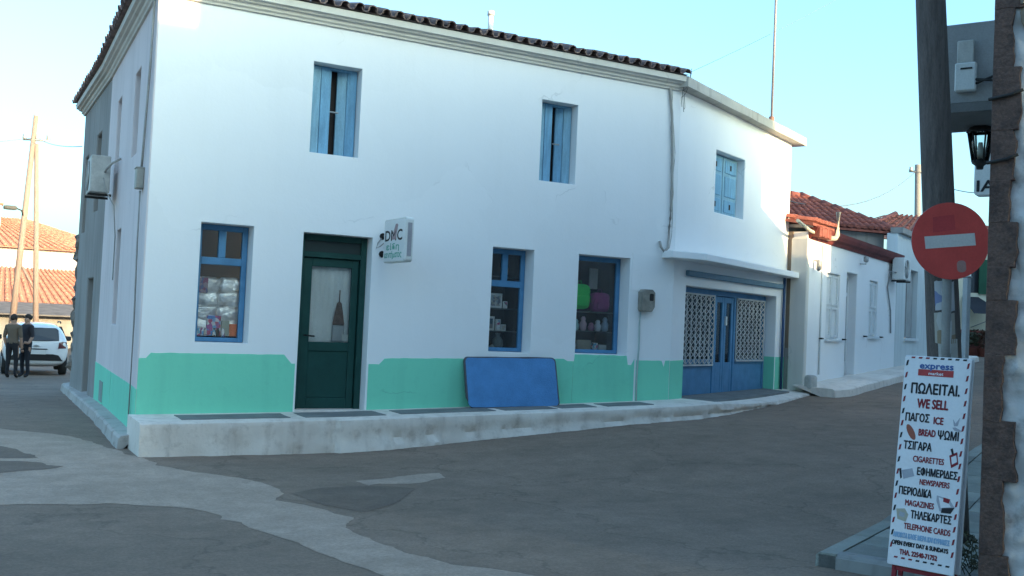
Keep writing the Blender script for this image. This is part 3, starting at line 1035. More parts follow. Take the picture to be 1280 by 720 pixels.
quadbox(bm, [F2(4.592, -.004, .6), F2(4.62, -.004, .6), F2(4.62, -.228, .6), F2(4.592, -.228, .6), F2(4.592, -.004, 1.36), F2(4.62, -.004, 1.36), F2(4.62, -.228, 1.36), F2(4.592, -.228, 1.36)])
obj('painted_band', bm, GREEN_BAND, annex)
bm = nb(); tube(bm, [F2(4.86, .05, .66), F2(4.86, .05, 3.0)], .028, 8); obj('downpipe', bm, mat('navy_pipe', (.03, .07, .16), .5), annex)
# upper shutters, panelled
uw = upper_window(UW, annex, F2)
mid = (UW[0] + UW[1]) / 2
for a_, b_, hg in ((UW[0] + .01, mid - .012, 's0'), (mid + .012, UW[1] - .01, 's1')):
    bm = nb(); z0, z1 = UW[2] + .015, UW[3] - .02
    F2.box(bm, a_, b_, -.20, -.165, z0, z1)
    lf = obj('shutter', bm, BLUE_OLD2, annex, bevel=.004)
    for zz0, zz1 in ((z0 + .06, z0 + .30), (z0 + .36, z1 - .36), (z1 - .30, z1 - .06)):
        bm = nb(); F2.box(bm, a_ + .07, b_ - .07, -.165, -.150, zz0, zz1); obj('panel', bm, BLUE_OLD, lf, bevel=.012)
    for zz in (z0 + .18, z1 - .18):
        bm = nb(); F2.box(bm, (a_ + b_) / 2 - .03, (a_ + b_) / 2 + .03, -.15, -.146, zz - .05, zz + .05); obj('fretwork', bm, DARK, lf)
# shop front: blue timber, glass, folding lattice grilles
sf = -.23
bm = nb()
for s_ in (.505, 2.15, 3.06, 4.52):
    F2.box(bm, s_, s_ + .07, sf - .10, sf, .62, 2.595)
F2.box(bm, .575, 4.52, sf - .10, sf - .004, 2.50, 2.595)
front = obj('shop_front', bm, BLUE, annex, bevel=.005)
for a_, b_ in ((.58, 2.145), (3.135, 4.515)):
    bm = nb(); F2.box(bm, a_, b_, sf - .08, sf - .02, .62, 1.22); obj('panel', bm, BLUE, front, bevel=.005)
    bm = nb(); F2.box(bm, a_, b_, sf - .11, sf - .008, 1.22, 1.30); obj('rail', bm, BLUE, front, bevel=.005)
    bm = nb(); F2.box(bm, a_, b_, sf - .066, sf - .060, 1.30, 2.5); obj('pane', bm, GLASS, front)
for a_, b_ in ((2.225, 2.635), (2.645, 3.055)):
    bm = nb()
    F2.box(bm, a_, a_ + .09, sf - .07, sf - .02, .63, 2.49); F2.box(bm, b_ - .09, b_, sf - .07, sf - .02, .63, 2.49)
    F2.box(bm, a_ + .09, b_ - .09, sf - .07, sf - .022, .63, 1.24); F2.box(bm, a_ + .09, b_ - .09, sf - .07, sf - .022, 2.38, 2.49)
    dl = obj('door', bm, BLUE, annex, bevel=.005)
    bm = nb(); F2.box(bm, a_ + .09, b_ - .09, sf - .05, sf - .045, 1.24, 2.38); obj('pane', bm, GLASS, dl)
bm = nb(); F2.box(bm, 2.66, 2.72, sf - .02, sf + .01, 1.95, 2.12); obj('lock_plate', bm, OFFW, front)
GRILLE = mat('cream_grey_grille', (.52, .52, .51), .6, .2)
def grille(a_, b_, z0, z1, n):
    bm = nb(); F2.box(bm, a_, b_, sf - .006, sf + .03, z1 - .03, z1)
    g = obj('folding_grille', bm, GRILLE, annex)
    bm = nb(); F2.box(bm, a_, b_, sf - .006, sf + .03, z0, z0 + .03); obj('bottom_rail', bm, GRILLE, g)
    step = (b_ - a_) / n
    for k in range(n + 1):
        s_ = a_ + step * k
        bm = nb(); F2.box(bm, s_ - .012, s_ + .012, sf + .002, sf + .022, z0 + .03, z1 - .03); obj('upright', bm, GRILLE, g)
    rows_ = 11
    hz_ = (z1 - z0 - .06) / rows_
    for k in range(n):
        bm = nb()
        for r in range(rows_):
            za, zb = z0 + .03 + r * hz_, z0 + .03 + (r + 1) * hz_
            sa, sb = a_ + step * k, a_ + step * (k + 1)
            for (p, q_, e) in (((sa, za), (sb, zb), .026), ((sb, za), (sa, zb), .034)):
                w_ = .016
                quadbox(bm, [F2(p[0], sf + e, p[1] - w_ / 2), F2(q_[0], sf + e, q_[1] - w_ / 2), F2(q_[0], sf + e - .006, q_[1] - w_ / 2), F2(p[0], sf + e - .006, p[1] - w_ / 2),
                             F2(p[0], sf + e, p[1] + w_ / 2), F2(q_[0], sf + e, q_[1] + w_ / 2), F2(q_[0], sf + e - .006, q_[1] + w_ / 2), F2(p[0], sf + e - .006, p[1] + w_ / 2)])
        obj('lattice_strip', bm, GRILLE, g)
grille(.62, 2.12, 1.18, 2.50, 8)
grille(3.16, 4.50, 1.26, 2.50, 7)
bm = nb()
v = [F2(.45, -.42, .6), F2(4.65, -.42, .6), F2(4.65, -2.2, .6), F2(.45, -2.2, .6)]
v2 = [Vector((p.x, p.y, 2.8)) for p in v]
A_ = [bm.verts.new(p) for p in v]; B_ = [bm.verts.new(p) for p in v2]
bm.faces.new(A_); bm.faces.new(B_)
for i in (1, 2, 3):
    bm.faces.new((A_[i], A_[(i + 1) % 4], B_[(i + 1) % 4], B_[i]))
obj('interior', bm, DARKWOOD, annex)

# ================================================================ things on the shop walls
# projecting box sign
sg = thing('wall_sign', 'white projecting box sign with black and green lettering beside the green door', 'sign', (3.3, 0, 2.6))
SGF = Frame(3.24, 0, -90)       # s runs out from the wall, d faces the left
bm = nb(); prism(bm, rounded(.20, 1.0, 2.58, 3.20, .05), .0, -.12, SGF)
obj('case', bm, OFFW, sg, bevel=.01)
bm = nb(); prism(bm, rounded(.225, .975, 2.60, 3.175, .04), -.02, .004, SGF)
obj('face', bm, mat('sign_white', (.72, .73, .72), .4, .04, bump=0), sg)
bm = nb(); prism(bm, [(1.0, 2.66), (1.008, 2.66), (1.008, 3.12), (1.0, 3.12)], -.03, -.09, SGF); obj('edge_strip', bm, mat('sign_edge_grey', (.30, .29, .31), .5), sg)
INK = mat('black_ink', (.02, .018, .018), .6, .1, bump=0)
GINK = mat('green_ink', (.12, .36, .27), .6, .1, bump=0)
PINK = mat('grey_pink_ink', (.35, .25, .26), .6, .1, bump=0)
def slet(txt, h, s, z, m, width, bold=0.0):
    lettering(txt, h, SGF(s, .0045, z), SGF(1, 0, 0) - SGF(0, 0, 0), (0, 0, 1), m, sg, width=width, bold=bold)
slet('DMC', .15, .27, 2.89, INK, .62, .006)
slet('είδη', .085, .33, 2.76, GINK, .46, .004)
slet('κεντήματος', .085, .27, 2.65, GINK, .62, .004)
bm = nb(); prism(bm, [(.50, 2.90), (.60, 2.90), (.70, 3.12), (.64, 3.12)], .003, .0055, SGF); prism(bm, [(.60, 2.90), (.66, 2.90), (.73, 3.10), (.70, 3.12)], .003, .0062, SGF)
obj('emblem', bm, PINK, sg)
bm = nb()
for z in (2.72, 2.98):
    tube(bm, [SGF(0, -.06, z), SGF(.21, -.06, z)], .016, 6); 
    tube(bm, [SGF(.0, -.06, z), SGF(.012, -.06, z)], .05, 8)
obj('bracket', bm, BLACKM, sg)
bm = nb(); tube(bm, [(3.28, -.01, 2.95), (3.22, -.03, 2.88), (3.2, -.03, 2.80), (3.25, -.05, 2.83), (3.28, -.2, 2.9)], .008, 6); obj('supply_cable', bm, CABLEM, sg)

# electricity meter
mb = thing('meter_box', 'small grimy grey electricity meter box on the white wall', 'meter box', (8.0, -.06, 2.1))
bm = nb(); prism(bm, [(7.90, 2.10), (8.10, 2.10), (8.15, 2.18), (8.15, 2.42), (8.10, 2.47), (7.92, 2.47), (7.88, 2.42), (7.88, 2.14)], 0, .13, F)
obj('case', bm, mat('grimy_beige_case', (.24, .22, .185), .7, .3, 8), mb, bevel=.015, seg=2)
bm = nb(); prism(bm, rounded(8.03, 8.11, 2.28, 2.40, .02), .12, .137, F); obj('meter_glass', bm, BLACKM, mb)
bm = nb(); tube(bm, [(7.93, -.03, 2.12), (7.92, -.025, 1.9), (7.93, -.02, 1.5), (7.91, -.018, 1.0), (7.92, -.016, .6)], .014, 6); obj('conduit', bm, mat('painted_conduit', (.42, .5, .47), .7), mb)
bm = nb(); F.box(bm, 7.74, 8.2, -.01, .008, 2.44, 3.06); obj('backing_patch', bm, WHITE, mb)

# cable bundle dropping at the joint of the two buildings
bm = nb()
def wig(x, z, a=.02, ph=0):
    return (x + math.sin(z * 5 + ph) * a * .5 + noise.noise(Vector((z * 3, ph, 0))) * a, -.03 - .01 * abs(math.sin(z * 9 + ph)), z)
for ph, r, dx in ((0, .022, 0), (2, .006, .035)):
    tube(bm, [wig(lerp(8.35, 8.46, min(1, (5.95 - z) / 1.2)) + dx, z, .018, ph) for z in [5.95 - k * .14 for k in range(19)]] +
         [(8.42 + dx, -.05, 3.20), (8.34, -.06, 3.13 - dx), (8.28, -.05, 3.2), (8.27, -.02, 3.3)], r, 6)
tag(obj('cable_bundle', bm, CABLEM), 'sagging grey cable bundle running down the white wall at the annex joint', 'cable')
bm = nb()
for k in range(3):
    tube(bm, [(8.60 + .05 * math.sin(t * 2.1 + k), -.22 + .17 * t / 3.0, 6.2 - .2 * t + .06 * math.sin(t * 3 + k * 1.7)) for t in [q * .2 for q in range(16)]], .005, 5)
tag(obj('wire_tangle', bm, WIREM), 'tangle of thin black wires under the roof corner', 'wire')

# side wall: riser pipe, junction box, air conditioner
bm = nb(); tube(bm, [FS(-.14, .03, 5.88), FS(-.20, .03, 5.0), FS(-.42, .03, 4.0), FS(-.50, .03, 3.66)], .016, 6)
tube(bm, [FS(-.52, .03, 3.36), FS(-.50, .03, 2.6), FS(-.36, .03, 1.6), FS(-.37, .03, .1)], .012, 6)
tag(obj('riser_cable', bm, CABLEM), 'thin grey riser cable on the shaded side wall near the corner', 'cable')
jb = thing('junction_box', 'small grey junction box on the shaded side wall', 'junction box', FS(-.5, .05, 3.35))
bm = nb(); FS.box(bm, -.60, -.40, .0, .10, 3.38, 3.66); obj('case', bm, mat('beige_grey_box', (.36, .34, .30), .6), jb, bevel=.012)
bm = nb(); FS.box(bm, -.61, -.39, -.0, .11, 3.65, 3.67); obj('lid', bm, mat('beige_grey_box', (.36, .34, .3)), jb, bevel=.006)
def air_con(root, P, w, h, d, face_m=OFFW, fan_side=1):
    """P(s, d, z) local, unit sits s 0..w, d 0..depth, z 0..h"""
    bm = nb(); quadbox(bm, [P(0, d, 0), P(w, d, 0), P(w, 0, 0), P(0, 0, 0), P(0, d, h), P(w, d, h), P(w, 0, h), P(0, 0, h)])
    obj('casing', bm, face_m, root, bevel=.02, seg=2)
    bm = nb(); c = (w * .40, h * .5); r = h * .42
    ring = []
    for k in range(20):
        t = 2 * math.pi * k / 20
        ring.append((c[0] + r * math.cos(t), c[1] + r * math.sin(t)))
    prism(bm, ring, d - .01, d + .006, P); obj('fan_opening', bm, BLACKM, root)
    for k in range(7):
        rr = r * (k + 1) / 7
        bm = nb(); tube(bm, [P(c[0] + rr * math.cos(2 * math.pi * j / 20), d + .012, c[1] + rr * math.sin(2 * math.pi * j / 20)) for j in range(21)], .005, 4, False)
        obj('fan_guard', bm, face_m, root)
    for s_ in (w * .15, w * .85):
        bm = nb(); quadbox(bm, [P(s_ - .02, d + .02, -.05), P(s_ + .02, d + .02, -.05), P(s_ + .02, -.04, -.05), P(s_ - .02, -.04, -.05),
                                P(s_ - .02, d + .02, -.012), P(s_ + .02, d + .02, -.012), P(s_ + .02, -.04, -.012), P(s_ - .02, -.04, -.012)])
        obj('bracket', bm, BLACKM, root)
ac = thing('air_conditioner', 'boxy grey air conditioner unit bracketed to the shaded side wall', 'air conditioner', FS(-4.0, .3, 3.5))
air_con(ac, lambda s, d, z: FS(-4.55 + s, .12 + d, 3.62 + z), .80, .60, .30, DIRTYW)
bm = nb(); tube(bm, [FS(-3.78, .2, 3.95), FS(-3.6, .2, 3.98), FS(-3.5, .12, 4.08), FS(-3.42, .01, 4.15)], .018, 8)
tube(bm, [FS(-3.74, .22, 3.85), FS(-3.65, .22, 3.8), FS(-3.6, .18, 3.62), FS(-3.55, .06, 3.4), FS(-3.4, .03, 2.9), FS(-3.38, .03, 2.2)], .010, 6); obj('hose', bm, CABLEM, ac)

# blue panel leaning on the wall
bb = thing('blue_panel', 'blue painted wooden panel with worn edges leaning under the shop window', 'panel', (5.45, -.2, .5))
LP = lambda s, d, z: Vector((s + .01 * (z - .5), -.30 + (z - .50) * .29 - d, z + .015 * (s - 4.68)))
out = jag(rounded(4.66, 6.27, .505, 1.27, .07), .006, .08, 3.3)
out = [(s + (0.05 if (s < 4.8 and z < .62) else 0), z) for s, z in out]
bm = nb(); prism(bm, out, 0, -.035, LP); obj('board', bm, mat('worn_board_edge', (.09, .09, .10), .8), bb)
bm = nb(); prism(bm, jag(rounded(4.685, 6.25, .525, 1.252, .06), .008, .07, 5.5), -.01, .004, LP); obj('painted_face', bm, BLUE_BOARD, bb)

# antenna mast on the annex
an = thing('antenna_mast', 'tall thin metal antenna mast standing on the annex roof edge', 'antenna', F2(4.1, -.05, 6.0))
bm = nb(); tube(bm, [F2(4.1, -.05, 6.2), F2(4.1, -.05, 9.8)], .024, 8); obj('mast', bm, mat('mast_steel', (.28, .24, .24), .5), an)
bm = nb(); tube(bm, [F2(4.1, -.05, 5.98), F2(4.1, -.05, 6.24)], .055, 8); F2.box(bm, 4.02, 4.18, -.13, .03, 5.98, 6.05); obj('base', bm, mat('rusty_base', (.26, .15, .11), .8), an)

# ================================================================ goods behind the shop windows
def pillow(bm, cx, cy, cz, w, d, h, seed, lump=.12):
    bmesh.ops.create_icosphere(bm, subdivisions=3, radius=1.0)
    for v in bm.verts:
        c = v.co.copy()
        for i in range(3):
            c[i] = math.copysign(abs(c[i]) ** .45, c[i])
        nn = noise.noise(c * 2.2 + Vector((seed * 5, 0, 0))) * lump
        c = c * (1 + nn)
        v.co = Vector((cx + c.x * w / 2, cy + c.y * d / 2, cz + c.z * h / 2))
    for f in bm.faces:
        f.smooth = True
k = 0
tops = ('at the bottom', 'second from the bottom', 'third from the bottom', 'on top')
for ci, cx in enumerate((.93, 1.24)):
    for r in range(4):
        bm = nb(); pillow(bm, cx + random.uniform(-.012, .012), .47, 1.56 + r * .195, .33, .20, .215, k, .3)
        tag(obj('foil_package', bm, FOIL), 'silver foil package %s of the %s stack in the leftmost shop window' % (tops[r], ('left', 'right')[ci]), 'package', 'foil packages')
        k += 1
def goods_box(name, fr, s0, s1, d0, d1, z0, z1, m, label, cat, group=None, inset=None, im=None):
    if inset is None:
        bm = nb(); fr.box(bm, s0, s1, d0, d1, z0, z1)
        return tag(obj(name, bm, m, bevel=.008), label, cat, group)
    t = thing(name, label, cat, fr((s0 + s1) / 2, d0, z0), group)
    bm = nb(); fr.box(bm, s0, s1, d0, d1, z0, z1); obj('frame' if 'picture' in name else 'body', bm, m, t, bevel=.006)
    bm = nb(); fr.box(bm, s0 + inset, s1 - inset, d1 - .005, d1 + .004, z0 + inset, z1 - inset); obj('picture' if 'picture' in name else 'front_label', bm, im, t)
    return t
PRINT1 = spots_mat('blue_red_print', [(.1, .3, .7), (.6, .1, .2), (.8, .8, .85), (.2, .45, .75), (.45, .1, .35)], 22)
PRINT2 = spots_mat('muted_print', [(.5, .46, .4), (.7, .68, .66), (.25, .25, .3), (.6, .5, .4), (.4, .5, .56)], 25)
PRINT3 = spots_mat('bright_print', [(.85, .85, .85), (.7, .15, .3), (.2, .5, .7), (.9, .85, .8), (.12, .12, .14)], 30)
goods_box('packet', F, .93, 1.12, -.38, -.345, 1.445, 1.72, PRINT1, 'blue and red printed packet in front of the foil packages', 'packet')
goods_box('packet', F, 1.13, 1.24, -.38, -.345, 1.445, 1.66, mat('pale_green_packet', (.42, .47, .40), .5), 'pale greenish packet beside the orange tub', 'packet')
bm = nb(); lathe(bm, (1.305, .375, 0), [(.062, 1.445), (.064, 1.46), (.066, 1.60), (.062, 1.615)], 14, 1, .5)
tag(obj('tub', bm, mat('orange_plastic', (.85, .17, .05), .45)), 'orange plastic tub in the lower corner of the leftmost window', 'tub')
goods_box('packet', F, .80, .92, -.38, -.345, 2.03, 2.24, spots_mat('purple_print', [(.25, .06, .15), (.1, .12, .3), (.35, .25, .3)], 28), 'purple printed packet at the upper left of the foil stack', 'packet')
for j, (x, m) in enumerate(((.81, PRINT3), (.86, PRINT1), (.90, PRINT2), (1.02, PRINT3), (1.07, INK), (1.14, PRINT1))):
    lab = ('white speckled jar at the far left of the bottom row in the leftmost window', 'blue and red jar beside the white speckled one in the bottom row', 'dull grey jar third from the left in the bottom row of the leftmost window',
           'white speckled jar in front of the blue printed packet', 'black jar in front of the blue printed packet', 'blue and red jar standing before the pale green packet')[j]
    bm = nb(); lathe(bm, (x + .01, .325, 0), [(.022, 1.44), (.024, 1.46), (.024, 1.52), (.015, 1.535), (.015, 1.55)], 10, 1, .6)
    tag(obj('jar', bm, m), lab, 'jar')
# second window: three shelves of framed pictures
SHW = mat('shelf_glass_grey', (.16, .16, .16), .4)
for z, lab in ((1.66, 'lower'), (2.02, 'upper')):
    bm = nb(); F.box(bm, 5.06, 5.92, -.95, -.44, z, z + .015)
    tag(obj('shelf', bm, SHW), '%s dark glass shelf of picture frames in the middle window' % lab, 'shelf')
FRM = mat('silver_frame', (.82, .82, .78), .35, .2)
frames = [(5.34, 5.57, 2.035, 2.27, 'large silver picture frame on the upper shelf of the middle window', PRINT2, .035),
          (5.22, 5.31, 2.035, 2.22, 'narrow silver picture frame left of the large one on the upper shelf', PRINT2, .02),
          (5.59, 5.67, 2.035, 2.15, 'tiny silver picture frame at the right end of the upper shelf', PRINT3, .015),
          (5.26, 5.45, 1.675, 1.90, 'silver picture frame with blue picture on the lower shelf', spots_mat('blue_photo', [(.1, .15, .2), (.2, .28, .35), (.3, .3, .3)], 18), .035),
          (5.47, 5.56, 1.675, 1.86, 'narrow frame with pale picture on the lower shelf', PRINT3, .018),
          (5.57, 5.66, 1.675, 1.78, 'small low frame at the right end of the lower shelf', PRINT2, .015),
          (5.22, 5.34, 1.37, 1.50, 'small leaning picture frame on the floor of the middle window', PRINT3, .02)]
for a_, b_, z0, z1, lab, m, ins in frames:
    goods_box('picture_frame', F, a_, b_, -.49, -.46, z0, z1, FRM, lab, 'picture frame', 'picture frames', ins, m)
bm = nb(); tube(bm, [(5.36, .46, 1.40), (5.42, .45, 1.44), (5.47, .45, 1.38), (5.56, .46, 1.385)], .02, 8)
tag(obj('figurine', bm, mat('pale_ceramic', (.5, .5, .47), .4)), 'pale curved ceramic figurine on the floor of the middle window', 'figurine')
bm = nb(); lathe(bm, (5.60, .62, 1.37), [(.05, 0), (.09, .06), (.08, .16), (.035, .22), (.045, .27)], 14)
tag(obj('vase', bm, mat('grey_ceramic', (.22, .25, .24), .4)), 'greyish vase on the floor of the middle window', 'vase')
bm = nb(); lathe(bm, (5.63, .55, 2.56), [(.05, 0), (.06, .03), (.065, .12), (.03, .19), (.02, .2)], 14)
bm2 = nb(); F.box(bm2, 5.06, 5.92, -.95, -.5, 2.535, 2.55); tag(obj('shelf', bm2, SHW), 'dark shelf behind the upper lights of the middle window', 'shelf')
tag(obj('figurine', bm, mat('straw_ceramic', (.42, .36, .22), .6)), 'straw coloured ornament behind the upper light of the middle window', 'ornament')
# third window: rucksacks, shelves of oddments
def rucksack(label, x, y, z, w, h, m, m2):
    t = thing('rucksack', label, 'rucksack', (x, y, z))
    bm = nb(); pillow(bm, x, y, z + h / 2, w, .18, h, x, .05); obj('body', bm, m, t)
    bm = nb(); pillow(bm, x + .01, y - .085, z + h * .32, w * .72, .09, h * .45, x + 1, .04); obj('pocket', bm, m, t)
    bm = nb(); tube(bm, [(x + w * .5 * math.cos(q), y - .075, z + h * .28 + h * .62 * math.sin(q)) for q in [math.pi * k / 14 for k in range(15)]], .006, 5); obj('zip', bm, m2, t)
    bm = nb(); tube(bm, [(x - .04, y, z + h - .01), (x - .03, y, z + h + .05), (x + .03, y, z + h + .05), (x + .04, y, z + h - .01)], .01, 6); obj('handle', bm, m2, t)
rucksack('bright green rucksack in the right-hand shop window', 7.02, .47, 2.09, .38, .42, mat('lime_fabric', (.05, .85, .15), .7, .1), mat('lime_trim', (.02, .3, .06), .7))
rucksack('dark pink rucksack beside the green one in the right-hand window', 7.45, .50, 2.06, .34, .33, mat('magenta_fabric', (.45, .08, .26), .7, .2), mat('magenta_trim', (.24, .05, .14), .7))
for z, lab in ((2.045, 'uppermost'), (1.72, 'middle')):
    bm = nb(); F.box(bm, 6.62, 7.77, -.95, -.42, z, z + .015); tag(obj('shelf', bm, SHW), '%s dark shelf in the right-hand shop window' % lab, 'shelf')
x = 6.83
ods = [('ornament', 'white round ornament at the left of the middle shelf', (.95, .95, .92)), ('ornament', 'pale turquoise round ornament on the middle shelf', (.5, .8, .76)),
       ('doll', 'pinkish small doll on the middle shelf', (.8, .5, .55)), ('mug', 'plum coloured mug on the middle shelf', (.45, .18, .3)),
       ('ornament', 'silvery round ornament on the middle shelf', (.85, .87, .9)), ('mug', 'blue grey mug at the right of the middle shelf', (.4, .5, .62))]
for k, (nm, lab, c) in enumerate(ods):
    bm = nb(); h = .14 + .05 * ((k * 7) % 3)
    lathe(bm, (x, .44, 1.735), [(.03, 0), (.055, .02), (.06, h * .5), (.035, h * .7), (.045, h * .82), (.02, h)], 12)
    tag(obj(nm, bm, mat('trinket_%s' % lab.split()[0] + str(k), c, .4)), lab + ' in the right-hand window', nm)
    x += .13 + .015 * (k % 3)
x = 6.80
for k, (w, h, m, lab) in enumerate(((.18, .14, PRINT2, 'mottled low carton at the left end'), (.27, .20, mat('kraft_carton', (.5, .44, .34), .8), 'plain brown carton, the tallest,'),
                                    (.12, .16, PRINT3, 'bright printed carton'), (.15, .13, mat('pale_carton', (.75, .75, .7), .8), 'pale carton at the right end'))):
    goods_box('carton', F, x, x + w, -.60, -.42, 1.38, 1.38 + h, m, lab + ' on the floor of the right-hand window', 'carton')
    x += w + .02
bm = nb(); F.box(bm, 7.38, 7.55, -.75, -.72, 2.45, 2.80)
tag(obj('hanging_bag', bm, mat('pale_cloth_bag', (.6, .55, .5), .8), bevel=.01), 'pale cloth bag hanging at the top of the right-hand window', 'bag')

# ================================================================ houses up the street on the right
def tile_columns(parent, E0, E1, T0, T1, pitch, m, r=None, name='tile_row', joined=False, tile=.42, single=False):
    """rows of half-round tiles from eave E to ridge T on a four-cornered roof slope"""
    E0, E1, T0, T1 = map(Vector, (E0, E1, T0, T1))
    n = max(2, int(((E1 - E0).length + (T1 - T0).length) / 2 / pitch))
    r = r or pitch * .36
    if single:
        n = 1
    t_sc = max(.05, (T1 - T0).length / max(.1, (E1 - E0).length))
    allbm = nb() if joined else None
    for i in range(n):
        u = (i + .5) / n
        e = E0.lerp(E1, u); t = T0.lerp(T1, u)
        ax = (t - e); L_ = ax.length; ax.normalize()
        lat = (E1 - E0).normalized(); nr = lat.cross(ax).normalized()
        if nr.z < 0:
            nr = -nr
        lat = ax.cross(nr)
        bm = allbm if joined else nb()
        k = max(1, int(L_ / tile))
        for j in range(k):
            a = e + ax * (L_ * j / k - .03); b = e + ax * (L_ * (j + 1) / k)
            off = nr * random.uniform(0, .012) + lat * random.uniform(-.01, .01)
            ra = [bm.verts.new(a + off + nr * .02 + (lat * math.cos(q) + nr * math.sin(q)) * r * (1 + (t_sc - 1) * j / k)) for q in [math.pi * s / 5 for s in range(6)]]
            rb = [bm.verts.new(b + off + (lat * math.cos(q) + nr * math.sin(q)) * r * .95 * (t_sc if j == k - 1 else 1 + (t_sc - 1) * (j + 1) / k)) for q in [math.pi * s / 5 for s in range(6)]]
            for s in range(5):
                f = bm.faces.new((ra[s], ra[s + 1], rb[s + 1], rb[s])); f.smooth = True
            bm.faces.new(ra)
        if not joined:
            obj(name, bm, m, parent)
    if joined:
        o = obj('roof_tiles', allbm, m, parent)
        o['kind'] = 'stuff'
def deck(bm, pts, th=.06):
    a = [bm.verts.new(Vector(p)) for p in pts]; b = [bm.verts.new(Vector(p) - Vector((0, 0, th))) for p in pts]
    bm.faces.new(a); bm.faces.new(list(reversed(b)))
    for i in range(len(a)):
        bm.faces.new((a[i], b[i], b[(i + 1) % len(a)], a[(i + 1) % len(a)]))

FH = Frame(13.45, 1.83, 28)
h1 = thing('white_house', 'low white house with white shutters, red eaves and red tiled roof', 'house', (13.45, 1.83, .7))
HD = (3.06, 3.96, .80, 3.35); HW1 = (1.50, 2.52, 1.78, 3.24); HW2 = (5.12, 5.95, 1.88, 3.28)
bm = nb(); FH.wall(bm, .02, 7.9, .2, 4.0, [HD, HW1, HW2], .35)
obj('wall', bm, WHITE, h1, bevel=.015)
bm = nb(); FH.box(bm, -.10, .06, -.3, .05, .2, 3.86); obj('corner_pilaster', bm, TRIM, h1, bevel=.02)
bm = nb(); FH.box(bm, -.04, .02, -4.5, -.3, .2, 4.0); obj('side_wall', bm, BROWN_RENDER, h1)
bm = nb(); FH.box(bm, -.06, .03, -1.3, -.31, .2, 1.55); obj('side_plinth', bm, GREY_STONE, h1)
EAVER = mat('oxblood_eave_paint', (.16, .035, .032), .7, .2)
bm = nb(); sweep(bm, [(*FH(.06, 0, 0)[:2], FH.n.x, FH.n.y), (*FH(7.9, 0, 0)[:2], FH.n.x, FH.n.y)], [(-.05, 3.86), (.03, 3.86), (.06, 3.93), (.14, 3.97), (.18, 4.05), (.20, 4.12), (-.05, 4.12)])
obj('cornice', bm, EAVER, h1)
bm = nb(); deck(bm, [FH(.02, .1, 4.15), FH(7.9, .1, 4.15), FH(7.9, -4.5, 4.2), FH(.02, -4.5, 4.2)]); obj('roof', bm, SLAB_EDGE, h1)
up_ = Vector((0, 0, .015))
bm = nb(); deck(bm, [FH(-.25, .18, 4.16), FH(1.35, .18, 4.18), FH(1.35, -1.5, 4.46), FH(-.25, -1.5, 4.44)]); rfs = obj('roof', bm, TILE_RED, h1)
tile_columns(rfs, FH(-.25, .2, 4.17), FH(1.35, .2, 4.19), FH(-.25, -1.5, 4.45), FH(1.35, -1.5, 4.47), .22, TILE_RED)
# taller house set back behind it, its eave turned to the junction
hb = thing('hipped_house', 'set-back grey house with red hipped tile roof behind the low white house', 'house', (18.5, 6.5, 1))
E0, E1 = Vector((16.4, 6.60, 4.80)), Vector((20.75, 5.95, 4.82))
T0, TM = Vector((18.3, 9.35, 5.98)), Vector((20.35, 9.20, 6.02))
BK0, BK1 = Vector((17.6, 12.6, 4.8)), Vector((22.4, 12.0, 4.82))
bm = nb(); deck(bm, [E0, E1, TM, T0]); deck(bm, [E1, BK1, TM]); deck(bm, [BK1, BK0, T0, TM]); deck(bm, [BK0, E0, T0])
rf = obj('roof', bm, TILE_RED, hb)
bm = nb()
w_ = [E0 + Vector((.2, .2, 0)), E1 + Vector((-.15, .22, 0)), BK1 + Vector((-.2, -.2, 0)), BK0 + Vector((.2, -.2, 0))]
quadbox(bm, [Vector((p.x, p.y, .6)) for p in w_] + [Vector((p.x, p.y, 4.76)) for p in w_]); obj('wall', bm, GREY_STONE, hb)
nrow = 19; U1_ = .55
def topp(u):
    return T0.lerp(TM, u / U1_) if u < U1_ else TM.lerp(E1, (u - U1_) / (1 - U1_))
for i in range(nrow):
    uc = (i + .5) / nrow
    e, t_ = E0.lerp(E1, uc), topp(uc)
    w2 = (E1 - E0).normalized() * .115
    tile_columns(rf, e - w2 + up_, e + w2 + up_, t_ - w2 + up_, t_ + w2 + up_, .23, TILE_RED, r=.088, single=True)
for a_, b_ in ((T0, TM), (TM, E1)):
    n_ = max(2, int((b_ - a_).length / .4))
    for i in range(n_):
        p, q = a_.lerp(b_, i / n_), a_.lerp(b_, (i + 1.08) / n_)
        bm = nb(); tube(bm, [q + up_ * 3, p + up_ * 4], .10, 8, True, .125); obj('ridge_tile', bm, TILE_RED, rf)
